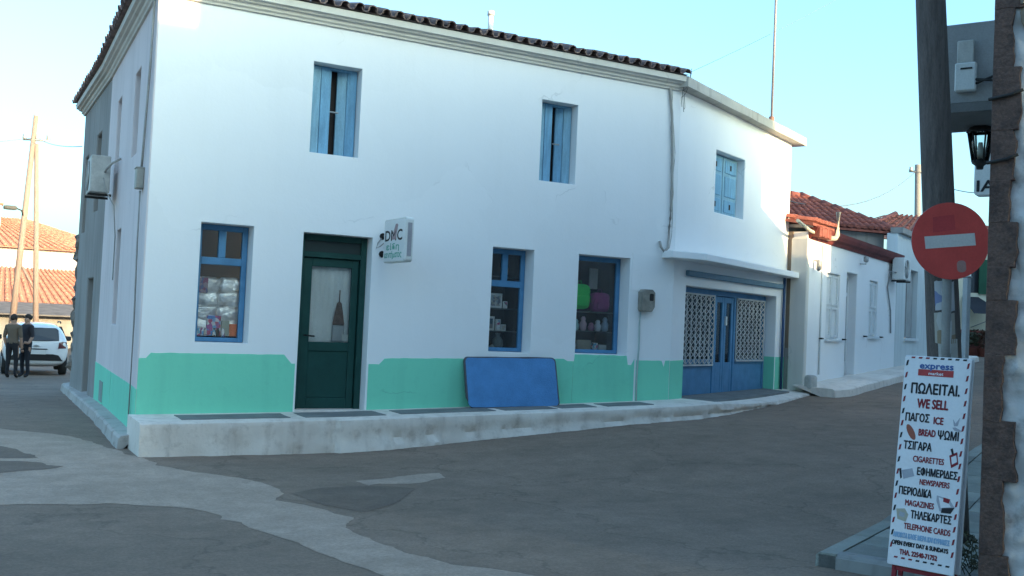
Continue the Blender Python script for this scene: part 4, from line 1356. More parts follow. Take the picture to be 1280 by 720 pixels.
# fancy red eave bricks at the near end, cream flue
for k in range(5):
    bm = nb(); FH.box(bm, .10 + k * .17, .25 + k * .17, .0, .23, 3.90 + .02 * (k % 2), 4.10 + .02 * (k % 2)); obj('eave_brick', bm, TILE_RED, h1, bevel=.01)
bm = nb(); tube(bm, [FH(1.0, .12, 3.95), FH(1.25, .22, 3.97), FH(1.33, .24, 4.05), FH(1.34, .24, 4.55)], .055, 10); obj('flue', bm, mat('cream_flue', (.62, .55, .42), .6), h1)
bm = nb(); tube(bm, [FH(-1.0, .1, 4.12), FH(-.2, .1, 4.0), FH(1.0, .1, 3.94)], .035, 8); obj('gutter', bm, mat('cream_flue', (.62, .55, .42)), h1)
WSH = mat('white_shutter_paint', (.70, .71, .70), .6, .06)
def louvre_window(fr, h, parent):
    s0, s1, z0, z1 = h
    bm = nb(); bar(bm, fr, s0 + .01, s1 - .01, z0 + .01, z1 - .01, -.12, -.07); w = obj('window', bm, WSH, parent)
    mid = (s0 + s1) / 2
    for a_, b_ in ((s0 + .03, mid - .02), (mid + .02, s1 - .03)):
        for za, zb in ((z0 + .05, (z0 + z1) / 2 - .03), ((z0 + z1) / 2 + .03, z1 - .05)):
            n = 9
            bm = nb()
            for k in range(n):
                z = lerp(za, zb, (k + .5) / n)
                quadbox(bm, [fr(a_ + .05, -.06, z - .05), fr(b_ - .05, -.06, z - .05), fr(b_ - .05, -.07, z - .05), fr(a_ + .05, -.07, z - .05),
                             fr(a_ + .05, -.075, z + .03), fr(b_ - .05, -.075, z + .03), fr(b_ - .05, -.085, z + .03), fr(a_ + .05, -.085, z + .03)])
            bar(bm, fr, a_, a_ + .05, za, zb, -.075, -.035); bar(bm, fr, b_ - .05, b_, za, zb, -.075, -.035)
            bar(bm, fr, a_ + .05, b_ - .05, zb - .04, zb, -.075, -.037); bar(bm, fr, a_ + .05, b_ - .05, za, za + .04, -.075, -.037)
            obj('shutter', bm, WSH, w)
    bm = nb(); bar(bm, fr, s0 - .05, s1 + .05, z0 - .06, z0 + .002, -.02, .07); obj('sill', bm, WSH, w, bevel=.01)
    for s_ in (s0 - .45, s1 + .30):
        bm = nb(); tube(bm, [fr(s_, -.01, z0 - .0), fr(s_, .07, z0 - .0)], .022, 6); tube(bm, [fr(s_ - .1, .06, z0), fr(s_ + .1, .06, z0)], .018, 6); obj('shutter_catch', bm, BLACKM, w)
louvre_window(FH, HW1, h1); louvre_window(FH, HW2, h1)
bm = nb()
s0, s1, z0, z1 = HD
bar(bm, FH, s0 + .004, s0 + .08, z0, z1 - .004, -.28, -.20); bar(bm, FH, s1 - .08, s1 - .004, z0, z1 - .004, -.28, -.20); bar(bm, FH, s0 + .08, s1 - .08, z1 - .08, z1 - .004, -.28, -.203)
bar(bm, FH, s0 + .08, s1 - .08, 2.82, 2.90, -.28, -.203); bar(bm, FH, s0 + .08, s1 - .08, z0, 1.25, -.28, -.21); bar(bm, FH, (s0 + s1) / 2 + .05, (s0 + s1) / 2 + .13, 1.25, 2.82, -.28, -.204)
d_ = obj('door', bm, WSH, h1, bevel=.006)
bm = nb(); bar(bm, FH, s0 + .08, s1 - .08, 1.25, z1 - .08, -.25, -.243); obj('pane', bm, mat('dark_glass', (.05, .055, .06), .1, .1, bump=0, spec=.5), d_)
bm = nb(); bar(bm, FH, s0 - .1, s1 + .1, .3, .83, -.3, .22); obj('door_step', bm, KERBWASH, h1, bevel=.02)
bm = nb(); tube(bm, [FH(4.15, 0, 3.62), FH(4.15, .14, 3.62), FH(4.15, .14, 3.7)], .015, 6); lathe(bm, FH(4.15, .14, 3.66), [(.03, 0), (.06, .03), (.06, .12), (.02, .15)], 8); obj('wall_lamp', bm, GREYM, h1)
bm = nb(); tube(bm, [FH(.45, 0, 3.42), FH(.45, .12, 3.42)], .015, 6); lathe(bm, FH(.45, .12, 3.2), [(.02, 0), (.05, .04), (.05, .2), (.02, .24)], 8); obj('wall_lamp', bm, GREYM, h1)
bm = nb(); tube(bm, [FH(1.05, .02, 3.8), FH(1.05, .02, 1.0)], .02, 6); obj('drain', bm, WSH, h1)
ac2 = thing('air_conditioner', 'air conditioner unit high at the far end of the low white house', 'air conditioner', FH(7.5, .3, 3.4))
air_con(ac2, lambda s, d, z: FH(6.95 + s, .10 + d, 3.42 + z), .80, .58, .30, OFFW)
bm = nb(); tube(bm, [FH(6.95, .2, 3.6), FH(6.7, .1, 3.62), FH(6.75, .04, 3.2), FH(7.2, .03, 2.6), FH(7.3, .03, 2.0)], .02, 6); obj('hose', bm, mat('grey_hose', (.3, .31, .31), .7), ac2)

# pavement before the white house
bm = nb(); prev = None
for k in range(70):
    s = -.35 + k * .25
    w = interp(s, [-.4, .2, 3, 8, 17], [.75, .95, .85, .8, .7]) + noise.noise(Vector((s, 3, 1))) * .05
    p = FH(s, w, 0); g = ground(p.x, p.y); p2 = FH(s, 0, 0); zt = max(g, ground(p2.x, p2.y)) + .17 + noise.noise(Vector((s * 2, 1, 1))) * .015
    r = [bm.verts.new(FH(s, -.1, zt + .02)), bm.verts.new(FH(s, w - .05, zt)), bm.verts.new(FH(s, w, zt - .03)), bm.verts.new(FH(s, w + .03, g - .1))]
    if prev:
        for j in range(3):
            bm.faces.new((prev[j], r[j], r[j + 1], prev[j + 1]))
    else:
        bm.faces.new(r)
    prev = r
structure(obj('pavement', bm, KERBWASH))
bm = nb(); pillow(bm, *FH(-.25, .25, .88), .22, .2, .3, 3, .05)
tag(obj('jerrycan', bm, DIRTYW), 'small white plastic can at the foot of the annex corner', 'can')

# second house
h2 = thing('pale_house', 'pale bluish house with tall grey window behind the low white house', 'house', FH(8, 0, 1))
H2W = (9.0, 10.55, 1.9, 3.85)
bm = nb(); FH.wall(bm, 7.93, 13.6, .4, 4.75, [H2W], .3); obj('wall', bm, wall_paint('pale_blue_wash', (.66, .69, .68), (.42, .44, .43), .6), h2, bevel=.01)
bm = nb(); bar(bm, FH, 9.02, 10.53, 1.92, 3.83, -.22, -.15); w_ = obj('window', bm, mat('grey_shutter', (.36, .36, .35), .6), h2)
bm = nb(); bar(bm, FH, 9.75, 9.80, 1.95, 3.80, -.15, -.13); obj('mullion', bm, GREYM, w_)
bm = nb(); bar(bm, FH, 8.95, 10.6, 1.82, 1.90, -.05, .06); obj('sill', bm, WSH, w_)
bm = nb(); FH.box(bm, 7.9, 13.7, -.2, .12, 4.75, 4.9); obj('cornice', bm, GREY_STONE, h2)
E0, E1 = Vector((23.0, 9.5, 5.1)), Vector((26.2, 7.9, 5.02)); T0, T1 = Vector((26.9, 11.3, 6.22)), Vector((28.6, 10.5, 6.2))
bm = nb(); deck(bm, [E0, E1, T1, T0]); deck(bm, [Vector((24.5, 13.0, 5.1)), E0, T0]); rf2 = obj('roof', bm, TILE_FAR, h2)
tile_columns(rf2, E0 + up_, E1 + up_, T0 + up_, T1 + up_, .24, TILE_RED)
tile_columns(rf2, Vector((24.5, 13.0, 5.12)), E0 + up_, T0 + up_ + Vector((-.2, .3, 0)), T0 + up_, .24, TILE_RED)
bm = nb(); tube(bm, [E0 + up_ * 3, T0 + up_ * 3], .1, 8); obj('ridge_tile', bm, TILE_RED, rf2)
# cream house at the end of the street
FC = Frame(31.2, 12.2, -28)
h3 = thing('cream_house', 'cream house with green shutter, dark awning and red base at the street end', 'house', FC(2, 0, 1.4))
CW = (.60, 1.35, 3.75, 5.0); CD = (1.2, 2.1, 1.4, 3.3)
bm = nb(); FC.wall(bm, 0, 6, .8, 5.6, [CW], .3); obj('wall', bm, CREAM, h3)
bm = nb(); bar(bm, FC, .61, 1.34, 3.76, 4.99, -.2, -.14); w_ = obj('window', bm, mat('dark_glass', (.05, .055, .06)), h3)
bm = nb(); bar(bm, FC, .95, 1.4, 3.72, 5.03, .01, .06); obj('shutter', bm, mat('green_shutter', (.02, .09, .05), .6), w_)
bm = nb(); bar(bm, FC, .63, .70, 3.77, 4.98, -.14, -.08); obj('mullion', bm, WSH, w_)
bm = nb(); FC.box(bm, 0, 6, 0, .03, .8, 2.35); obj('painted_band', bm, mat('brick_red_band', (.28, .09, .075), .8), h3)
bm = nb(); 
quadbox(bm, [FC(.35, 1.1, 2.95), FC(1.5, 1.1, 2.95), FC(1.5, 1.0, 2.95), FC(.35, 1.0, 2.95), FC(.35, .03, 3.6), FC(.95, .03, 3.6), FC(.95, .0, 3.58), FC(.35, .0, 3.58)])
obj('awning', bm, mat('charcoal_canvas', (.035, .037, .045), .8), h3)
bm = nb(); tube(bm, [FC(1.45, 1.05, 2.96), FC(.7, .03, 2.45)], .02, 5); obj('awning_arm', bm, GREYM, h3)
bm = nb(); deck(bm, [FC(-.3, .3, 5.62), FC(6.3, .3, 5.62), FC(6.0, -3, 6.6), FC(0, -3, 6.6)]); rf3 = obj('roof', bm, TILE_RED, h3)
tile_columns(rf3, FC(-.3, .3, 5.62), FC(6.3, .3, 5.62), FC(0, -3, 6.6), FC(6.0, -3, 6.6), .28, TILE_RED, joined=True)
LEAFD = mat('dull_dark_foliage', (.06, .06, .035), .8, .4)
LEAFR = mat('reddish_foliage', (.12, .06, .04), .8, .4)
def leaf_clump(bm, c, r, n, size):
    for k in range(n):
        d = Vector((random.gauss(0, 1), random.gauss(0, 1), random.gauss(0, .8))).normalized() * r * random.uniform(.35, 1)
        p = Vector(c) + d
        a = Vector((random.uniform(-1, 1), random.uniform(-1, 1), random.uniform(-.6, .6))).normalized()
        b = a.cross(Vector((random.uniform(-1, 1), random.uniform(-1, 1), random.uniform(-1, 1)))).normalized()
        v = [bm.verts.new(p - a * size), bm.verts.new(p + b * size * .4), bm.verts.new(p + a * size), bm.verts.new(p - b * size * .4)]
        bm.faces.new(v)
for k, (s, lab) in enumerate(((.35, 'leftmost'), (.85, 'middle'), (1.35, 'rightmost'))):
    t = thing('potted_plant', '%s of the dark bushy plants before the cream house' % lab, 'plant', FC(s, .7, 1.5), 'plants before the cream house')
    z = ground(*FC(s, .7, 0)[:2])
    bm = nb(); lathe(bm, FC(s, .7, z - .05), [(.16, 0), (.2, .35), (.22, .36)], 12); obj('pot', bm, TILE_RED, t)
    bm = nb(); leaf_clump(bm, FC(s, .7, z + .68), .40, 260, .09); obj('foliage', bm, (LEAFD, LEAFR, LEAFD)[k], t)
    bm = nb(); tube(bm, [FC(s, .7, z + .3), FC(s, .7, z + .7)], .03, 6); obj('stem', bm, STONEM, t)

# far pole and wires on the right
up = thing('utility_pole', 'far slim utility pole above the tiled roofs on the right', 'utility pole', (34.5, 16.8, 1.5))
bm = nb(); tube(bm, [(34.9, 16.85, 1), (34.5, 16.8, 9.5)], .16, 10, True, .12); obj('pole', bm, mat('grey_pole_wood', (.25, .22, .20), .9), up)
bm = nb(); tube(bm, [(34.2, 17.0, 9.2), (34.9, 16.6, 9.2)], .05, 6)
for d in (-.3, .35): lathe(bm, (34.55 + d, 16.8 - d * .5, 9.2), [(.05, 0), (.08, .05), (.05, .14), (.07, .18)], 8)
obj('insulator', bm, GREYM, up)
def wire(label, a, b, sag, r=.012, n=14):
    bm = nb(); a, b = Vector(a), Vector(b)
    tube(bm, [a.lerp(b, k / n) - Vector((0, 0, sag * 4 * (k / n) * (1 - k / n))) for k in range(n + 1)], r, 5)
    tag(obj('overhead_wire', bm, WIREM), label, 'wire')
wire('overhead wire from the far right pole down towards the annex corner', (34.4, 16.8, 9.2), F2(5.2, -2.0, 5.5), 1.2, .014)
wire('overhead wire from the far right pole towards the stone building', (34.6, 16.8, 9.2), (16, -2.5, 5.0), .6, .014)
wire('overhead wire rising from the tiled roof corner over the annex', (8.64, -.2, 6.2), (16.3, 1.5, 10.5), .1, .003)

# ================================================================ stone building at the right edge
BROWNP = mat('brown_quoin_paint', (.120, .076, .062), .9, .25, 9, .2, 60, .8, 25, col2=(.072, .048, .042))
ROUGHWASH = wall_paint('rough_whitewashed_stone', (.62, .60, .58), (.20, .18, .17), .95, 1.0, .4, .9)
SB = thing('stone_building', 'whitewashed stone building with brown painted quoins at the right edge', 'building', (CN.x, CN.y, 0))
FE = Frame(CN.x, CN.y, 27 - 90)       # end face towards the viewer, s to the right
FT = Frame(CN.x, CN.y, 27)            # street face runs along s but faces the street on the left
HB = 8.4
bm = nb()
# rough end face
n_s, n_z = 90, 200
g_ = {}
for i in range(n_s + 1):
    for j in range(n_z + 1):
        s = .04 + 2.4 * (i / n_s) ** 1.6; z = -.2 + 5.4 * j / n_z
        d = noise.noise(Vector((s * 4, z * 4, 1))) * .04 + noise.noise(Vector((s * 10, z * 10, 4))) * .035 + noise.noise(Vector((s * 24, z * 24, 7))) * .011
        g_[i, j] = bm.verts.new(FE(s, d - .03, z))
for i in range(n_s):
    for j in range(n_z):
        f = bm.faces.new((g_[i, j], g_[i + 1, j], g_[i + 1, j + 1], g_[i, j + 1])); f.smooth = True
obj('rough_face', bm, ROUGHWASH, SB)
bm = nb()
L_ = 10.5
def sbox(bm, a0, a1, c0, c1, z0, z1):
    def P(a, c, z):
        p = CN + SDV * a + SN * c
        return Vector((p.x, p.y, z))
    quadbox(bm, [P(a0, c0, z0), P(a1, c0, z0), P(a1, c1, z0), P(a0, c1, z0), P(a0, c0, z1), P(a1, c0, z1), P(a1, c1, z1), P(a0, c1, z1)])
sbox(bm, .06, L_, .01, 6.5, -.3, HB); sbox(bm, .0, .06, 2.4, 6.5, -.3, HB); sbox(bm, .0, .06, .02, 2.4, 5.2, HB)
obj('wall', bm, ROUGHWASH, SB)
bm = nb(); sbox(bm, -.12, L_ + .1, -.12, 6.6, HB, HB + .12); obj('roof', bm, SLAB_EDGE, SB)
# quoins: brown painted corner blocks, long and short
zq = -.2
qs = [(.62, .24), (.50, .17), (.38, .25), (.44, .14), (.36, .23), (.22, .17), (.30, .21), (.28, .155), (.34, .19), (.42, .215), (.40, .15), (.5, .22), (.5, .16)]
for k, (h, w) in enumerate(qs):
    w *= .80
    bm = nb()
    o = []
    z1 = zq + h + .004
    o = [(0.0, zq), (w, zq), (w, z1), (0.0, z1)]
    oj = []
    for i in range(4):
        a, b = o[i], o[(i + 1) % 4]
        kk = max(1, int(math.hypot(a[0] - b[0], a[1] - b[1]) / .035))
        for j in range(kk):
            s = lerp(a[0], b[0], j / kk); z = lerp(a[1], b[1], j / kk)
            q = Vector((s * 9, z * 9, k))
            amp = .034 if s > .05 else .002
            oj.append((s + noise.noise(q) * amp, z + noise.noise(q + Vector((5, 5, 5))) * amp * .6))
    prism(bm, oj, -.10, .022 + .004 * (k % 2), FE)
    obj('quoin', bm, BROWNP, SB, bevel=.003)
    zq += h
# hollow with a bare stone, iron ties
bm = nb(); bmesh.ops.create_icosphere(bm, subdivisions=3, radius=1)
for v in bm.verts:
    v.co = FE(.205 + v.co.x * .045, -.005 + v.co.y * .03, 4.02 + v.co.z * .12) + noise.noise_vector(v.co * 3) * .012
obj('stone', bm, mat('bare_tan_stone', (.34, .27, .20), .9, .3), SB, smooth=True)
for z, s1 in ((4.32, .16), (3.45, .19), (3.02, .17)):
    bm = nb(); tube(bm, [FE(-.02, .035, z), FE(s1 * .6, .04, z + .02), FE(s1, .03, z + .05)], .012, 6); obj('iron_tie', bm, BLACKM, SB)
bm = nb(); tube(bm, [FE(.15, .03, 5.0), FE(.16, .035, 4.5), FE(.15, .03, 4.2), FE(.17, .03, 4.08)], .012, 6)
obj('loose_cable', bm, CABLEM, SB)
def FTp(a, out, z):
    p = CN + SDV * a - SN * out
    return Vector((p.x, p.y, z))
def ftbox(bm, a0, a1, o0, o1, z0, z1):
    quadbox(bm, [FTp(a0, o0, z0), FTp(a1, o0, z0), FTp(a1, o1, z0), FTp(a0, o1, z0), FTp(a0, o0, z1), FTp(a1, o0, z1), FTp(a1, o1, z1), FTp(a0, o1, z1)])
# projecting grey bay
bay = nb(); ftbox(bay, 2.46, 3.35, -.02, .95, 3.98, 4.72); o_ = obj('bay', bay, mat('grey_bay_paint', (.30, .295, .29), .8, .15), SB, bevel=.012)
bm = nb(); ftbox(bm, 2.43, 3.4, -.02, .98, 3.90, 3.98); obj('bay_ledge', bm, mat('grey_bay_dark', (.16, .155, .15), .85, .2), o_)
mbx = thing('meter_cabinet', 'slim pale meter cabinet on the grey projecting bay', 'meter cabinet', FTp(2.42, .5, 4.05))
bm = nb(); ftbox(bm, 2.38, 2.457, .55, .73, 4.08, 4.34); obj('case', bm, OFFW, mbx, bevel=.012)
bm = nb(); ftbox(bm, 2.41, 2.456, .58, .72, 4.34, 4.55); obj('cover', bm, DIRTYW, mbx, bevel=.008)
bm = nb(); ftbox(bm, 2.374, 2.381, .58, .68, 4.275, 4.29); obj('slot', bm, BLACKM, mbx)
bm = nb(); tube(bm, [FTp(2.4, .56, 4.18), FTp(2.38, .36, 4.15), FTp(2.38, .15, 4.22), FTp(2.4, .0, 4.2)], .014, 6)
tube(bm, [FTp(2.4, .56, 4.14), FTp(2.38, .38, 4.2), FTp(2.38, .2, 4.14), FTp(2.4, .0, 4.16)], .012, 6); obj('cable', bm, BLACKM, mbx)
# lantern on an arm
ln = thing('wall_lantern', 'black metal wall lantern with glass sides on the stone building', 'lantern', FTp(3.2, .62, 3.5))
c_ = FTp(3.2, .64, 3.55)
bm = nb()
for (r, z) in ((.115, .30), (.07, .015)):
    for k in range(6):
        a = math.pi * k / 3; b = math.pi * (k + 1) / 3
        tube(bm, [c_ + Vector((r * math.cos(a), r * math.sin(a), z)), c_ + Vector((r * math.cos(b), r * math.sin(b), z))], .010, 5)
for k in range(6):
    a = math.pi * k / 3
    tube(bm, [c_ + Vector((.07 * math.cos(a), .07 * math.sin(a), .015)), c_ + Vector((.115 * math.cos(a), .115 * math.sin(a), .30))], .009, 5)
lathe(bm, c_, [(.03, -.06), (.035, -.03), (.075, 0), (.07, .015)], 6)
obj('cage', bm, BLACKM, ln)
bm = nb(); lathe(bm, c_, [(.135, .30), (.125, .32), (.06, .39), (.05, .44), (.02, .46)], 6); obj('cap', bm, BLACKM, ln)
bm = nb(); lathe(bm, c_, [(.064, .02), (.106, .295)], 6); obj('glass', bm, glass_mat('lantern_glass', (.85, .88, .85)), ln)
bm = nb(); lathe(bm, c_, [(.025, .04), (.03, .12), (.02, .20)], 8); obj('bulb', bm, OFFW, ln)
bm = nb(); tube(bm, [c_ + Vector((0, 0, .45)), FTp(3.2, .58, 4.10), FTp(3.2, .3, 4.16), FTp(3.2, -.02, 4.10)], .014, 6); obj('arm', bm, BLACKM, ln)
# white box sign further along
sg2 = thing('hanging_sign', 'white rounded box sign with black letters hanging from the stone building', 'sign', FTp(5.4, .8, 3.5))
SF = Frame(*FTp(5.33, 1.08, 0)[:2], 27 - 90)
bm = nb(); prism(bm, rounded(0, .75, 3.52, 4.08, .05), 0, -.14, SF); obj('case', bm, OFFW, sg2, bevel=.012)
lettering('IA', .13, SF(.035, .003, 3.57), SF(1, 0, 0) - SF(0, 0, 0), (0, 0, 1), INK, sg2, width=.20, bold=.006)
bm = nb(); tube(bm, [SF(.3, -.07, 4.07), SF(.3, -.07, 4.2), SF(1.1, -.07, 4.2)], .02, 6); obj('bracket', bm, BLACKM, sg2)

# ---- wooden utility pole, leaning, with notices
PW = mat('creosoted_pole_wood', (.13, .105, .095), .9, .3, 4, .2, 40, .5, 30, stretch=(6, 6, .5))
pt, pm, pb = Vector((5.12, -8.0, 4.77)), Vector((5.29, -8.03, 3.05)), Vector((5.39, -8.03, 1.79))
pd = (pt - pb).normalized()
pole = thing('utility_pole', 'thick dark leaning wooden utility pole behind the no entry sign', 'utility pole', (5.5, -8.03, .2))
bm = nb()
base = pb - pd * 1.75; top = pt + pd * 3.0
pts = [base.lerp(top, k / 14) for k in range(15)]
tube(bm, pts, .150, 18, True, .105)
obj('shaft', bm, PW, pole)
def wrap(bm, z0, z1, a0, a1, r, skew=0.0):
    n = 10
    rows = []
    for k in range(n + 1):
        a = rad(lerp(a0, a1, k / n))
        r_ = []
        for z in (z0, z1):
            t = (z - pb.z) / pd.z; c = pb + pd * t
            r_.append(bm.verts.new(c + Vector((math.cos(a) * r, math.sin(a) * r, skew * k / n + (noise.noise(Vector((k, z * 7, 0))) * .012)))))
        rows.append(r_)
    for k in range(n):
        f = bm.faces.new((rows[k][0], rows[k + 1][0], rows[k + 1][1], rows[k][1])); f.smooth = True
for z0, z1, a0, a1, m, lab in ((2.08, 2.33, 195, 262, spots_mat('blue_white_print', [(.45, .46, .5), (.2, .24, .42), (.5, .5, .52)], 9), 'blue and white printed notice, topmost on the wooden pole'),
                               (1.80, 2.06, 190, 260, spots_mat('stained_print', [(.42, .38, .33), (.3, .22, .14), (.5, .48, .45)], 7), 'stained torn notice, second from the top on the wooden pole'),
                               (1.58, 1.84, 200, 268, mat('faded_paper', (.5, .48, .45), .8), 'faded blank notice, third from the top on the wooden pole'),
                               (1.42, 1.54, 195, 255, spots_mat('torn_print', [(.4, .37, .3), (.12, .1, .08), (.3, .25, .16)], 18), 'torn scrap of notice, lowest on the wooden pole')):
    bm = nb(); wrap(bm, z0, z1, a0, a1, .143)
    tag(obj('paper_notice', bm, m), lab, 'notice')

# ---- no entry sign on its own post
FP = Frame(5.21, -8.28, -27)
ne = thing('no_entry_sign', 'round red no entry sign with white bar on a grey post', 'road sign', (5.2, -8.3, .2))
RED = mat('faded_sign_red', (.62, .075, .062), .32, .12, 3, .04, 60, .05, 30)
RED_D = mat('sign_red_patch', (.50, .055, .055), .5, .1, bump=0)
# the plate turns its face to the left, tilted a little
fx = Vector((0.866, -0.495, .115)).normalized()     # along the bar, slight roll
fn = Vector((-0.52, -0.85, .02)); fn = (fn - fx * fn.dot(fx)).normalized()
fz = fx.cross(fn); fz = fz if fz.z > 0 else -fz
pc = Vector((5.13, -8.27, 2.66))
def D(s, z, e=0.0):
    return pc + fx * s + fz * z + fn * e
R_ = .325
bm = nb()
ring = [(R_ * math.cos(2 * math.pi * k / 48), R_ * math.sin(2 * math.pi * k / 48)) for k in range(48)]
prism(bm, ring, 0, 0.006, lambda s, d, z: D(s, z, d)); obj('disc', bm, RED, ne, bevel=.002)
bm = nb(); prism(bm, [(R_ * 1.0 * math.cos(2 * math.pi * k / 48), R_ * 1.0 * math.sin(2 * math.pi * k / 48)) for k in range(48)], -.004, -.0005, lambda s, d, z: D(s, z, d)); obj('back_plate', bm, GREYM, ne)
bm = nb(); prism(bm, [(-.215, -.052), (.205, -.052), (.205, .052), (-.215, .052)], .004, .0085, lambda s, d, z: D(s, z, d)); obj('bar', bm, mat('sign_bar_white', (.60, .56, .52), .5, .06, bump=0), ne)
bm = nb(); prism(bm, [(-.14, .08), (.05, .09), (.05, .22), (-.13, .21)], .005, .0068, lambda s, d, z: D(s, z, d)); obj('faded_patch', bm, RED_D, ne)
bm = nb(); prism(bm, jag(rounded(.035, .11, -.27, -.17, .03), .008, .02, 2), .005, .0075, lambda s, d, z: D(s, z, d)); obj('sticker', bm, mat('torn_sticker', (.40, .22, .19), .7), ne)
POSTM = mat('dull_galvanised', (.28, .275, .265), .6, .2, metallic=.2)
bm = nb(); pz = ground(5.2, -8.2) + .1
pp = pc - fn * .055
tube(bm, [Vector((pp.x + .05, pp.y - .01, pz)), Vector((pp.x, pp.y, 2.55)), Vector((pp.x - .005, pp.y, 2.75))], .038, 12); obj('post', bm, POSTM, ne)
bm = nb()
for z in (2.5, 2.72):
    bm = nb(); tube(bm, [Vector((pp.x, pp.y, z - .02)), Vector((pp.x, pp.y, z + .02))], .046, 12); obj('clamp', bm, BLACKM, ne)
bm = nb(); n = 8; rows = []
for k in range(n + 1):
    a = rad(lerp(190, 290, k / n)); rows.append([bm.verts.new(Vector((pp.x + .022 + math.cos(a) * .0405, pp.y + math.sin(a) * .0405, z + (.02 if k % 2 else 0)))) for z in (1.70, 1.98)])
for k in range(n): bm.faces.new((rows[k][0], rows[k + 1][0], rows[k + 1][1], rows[k][1]))
tag(obj('paper_sticker', bm, mat('white_sticker', (.5, .5, .5), .7)), 'white paper sticker on the no entry sign post', 'sticker')
# slim grey cabinet post further back
bm = nb()
cp = Vector((8.80, -5.62, 0)); gz = ground(cp.x, cp.y)
box(bm, cp.x - .035, cp.x + .035, cp.y - .035, cp.y + .035, gz - .1, 2.62)
o_ = thing('metal_post', 'slim pale grey square metal post behind the wooden pole', 'post', (cp.x, cp.y, gz))
obj('post', bm, mat('pale_grey_steel', (.42, .44, .45), .5), o_, bevel=.006)
bm = nb(); box(bm, cp.x - .045, cp.x + .045, cp.y - .045, cp.y + .045, 2.62, 2.64); obj('cap', bm, GREYM, o_, bevel=.006)

# ---- A-board
AB = thing('sandwich_board', 'tall white sandwich board with Greek and English lettering on the pavement', 'sign board', (3.95, -9.1, .1))
BL, BR = Vector((3.78, -8.89, .205)), Vector((3.92, -9.34, .205))
TL, TR = Vector((3.885, -8.905, 1.70)), Vector((4.045, -9.35, 1.69))
ux = (BR - BL).normalized(); uz = (TL - BL).normalized(); un = ux.cross(uz).normalized()
if un.dot(Vector((-2.248, -14.12, 1.8)) - BL) < 0:
    un = -un
WB, HBd = (BR - BL).length, (TL - BL).length
def A(s, z, e=0.0):
    return BL + ux * s + uz * z + un * e
AP = lambda s, d, z: A(s, z, d)
BW = mat('board_white', (.76, .74, .75), .45, .05, 3, .03, 50, .03, 20)
bm = nb(); prism(bm, rounded(0, WB, 0, HBd, .012), -.02, 0, AP); obj('front_panel', bm, BW, AB, bevel=.003)
bk = lambda s, d, z: A(s, z, 0) - un * (.03 + .08 * (1 - z / HBd)) - un * d
bm = nb(); prism(bm, rounded(0, WB, 0, HBd, .012), 0, .02, bk); obj('back_panel', bm, BW, AB, bevel=.003)
RINK = mat('dark_red_ink', (.24, .022, .03), .6, .15, bump=0)
NINK = mat('near_black_ink', (.022, .02, .024), .6, .1, bump=0)
BINK = mat('navy_ink', (.06, .12, .30), .6, .1, bump=0)
LBINK = mat('pale_blue_ink', (.28, .42, .58), .6, .1, bump=0)
for s_ in (.03, WB - .06):
    bm = nb(); prism(bm, [(s_, -.09), (s_ + .03, -.09), (s_ + .03, .03), (s_, .03)], -.045, -.021, AP); obj('foot', bm, RINK, AB)
    bm = nb(); prism(bm, [(s_, -.09), (s_ + .03, -.09), (s_ + .03, .03), (s_, .03)], .021, .04, bk); obj('foot', bm, RINK, AB)
bm = nb(); prism(bm, [(.05, -.035), (WB - .05, -.035), (WB - .05, -.005), (.05, -.005)], -.04, -.021, AP); obj('bottom_rail', bm, RINK, AB)
def T(txt, v0, h, s0, s1, m, bold=.003):
    lettering(txt, h, A(s0 * WB, HBd * (1 - v0), .0012), ux, uz, m, AB, width=(s1 - s0) * WB, bold=bold)
T('express', .058, .045, .24, .74, BINK, .003)
bm = nb(); prism(bm, [(.22 * WB, HBd * (1 - .093)), (.75 * WB, HBd * (1 - .093)), (.75 * WB, HBd * (1 - .062)), (.22 * WB, HBd * (1 - .062))], 0, .0015, AP); obj('banner', bm, mat('red_banner', (.42, .05, .05), .6, bump=0), AB)
T('market', .087, .022, .38, .60, BW, .001)
T('ΠΩΛΕΙΤΑΙ.', .178, .072, .14, .86, NINK, .004)
T('WE SELL', .246, .066, .25, .71, RINK, .004)
T('ΠΑΓΟΣ', .312, .056, .09, .45, NINK); T('ICE', .316, .050, .52, .66, RINK)
T('BREAD', .377, .048, .31, .56, RINK); T('ΨΩΜΙ', .384, .060, .60, .90, NINK)
T('ΤΣΙΓΑΡΑ', .446, .056, .10, .52, NINK)
T('CIGARETTES', .502, .042, .26, .72, RINK, .002)
T('ΕΦΗΜΕΡΙΔΕΣ', .562, .052, .34, .93, NINK)
T('NEWSPAPERS', .606, .040, .39, .83, RINK, .002)
T('ΠΕΡΙΟΔΙΚΑ', .662, .054, .09, .58, NINK)
T('MAGAZINES', .712, .042, .20, .63, RINK, .002)
T('ΤΗΛΕΚΑΡΤΕΣ', .768, .054, .30, .90, NINK)
T('TELEPHONE CARDS', .822, .042, .21, .90, RINK, .002)
T('ΑΝΟΙΧΤΑ ΚΑΘΕ ΜΕΡΑ ΚΑΙ ΚΥΡΙΑΚΕΣ', .866, .034, .06, .90, LBINK, .003)
T('OPEN EVERY DAY & SUNDAYS', .902, .030, .05, .89, NINK, .003)
T('ΤΗΛ. 22540-71752', .944, .034, .18, .74, RINK, .003)
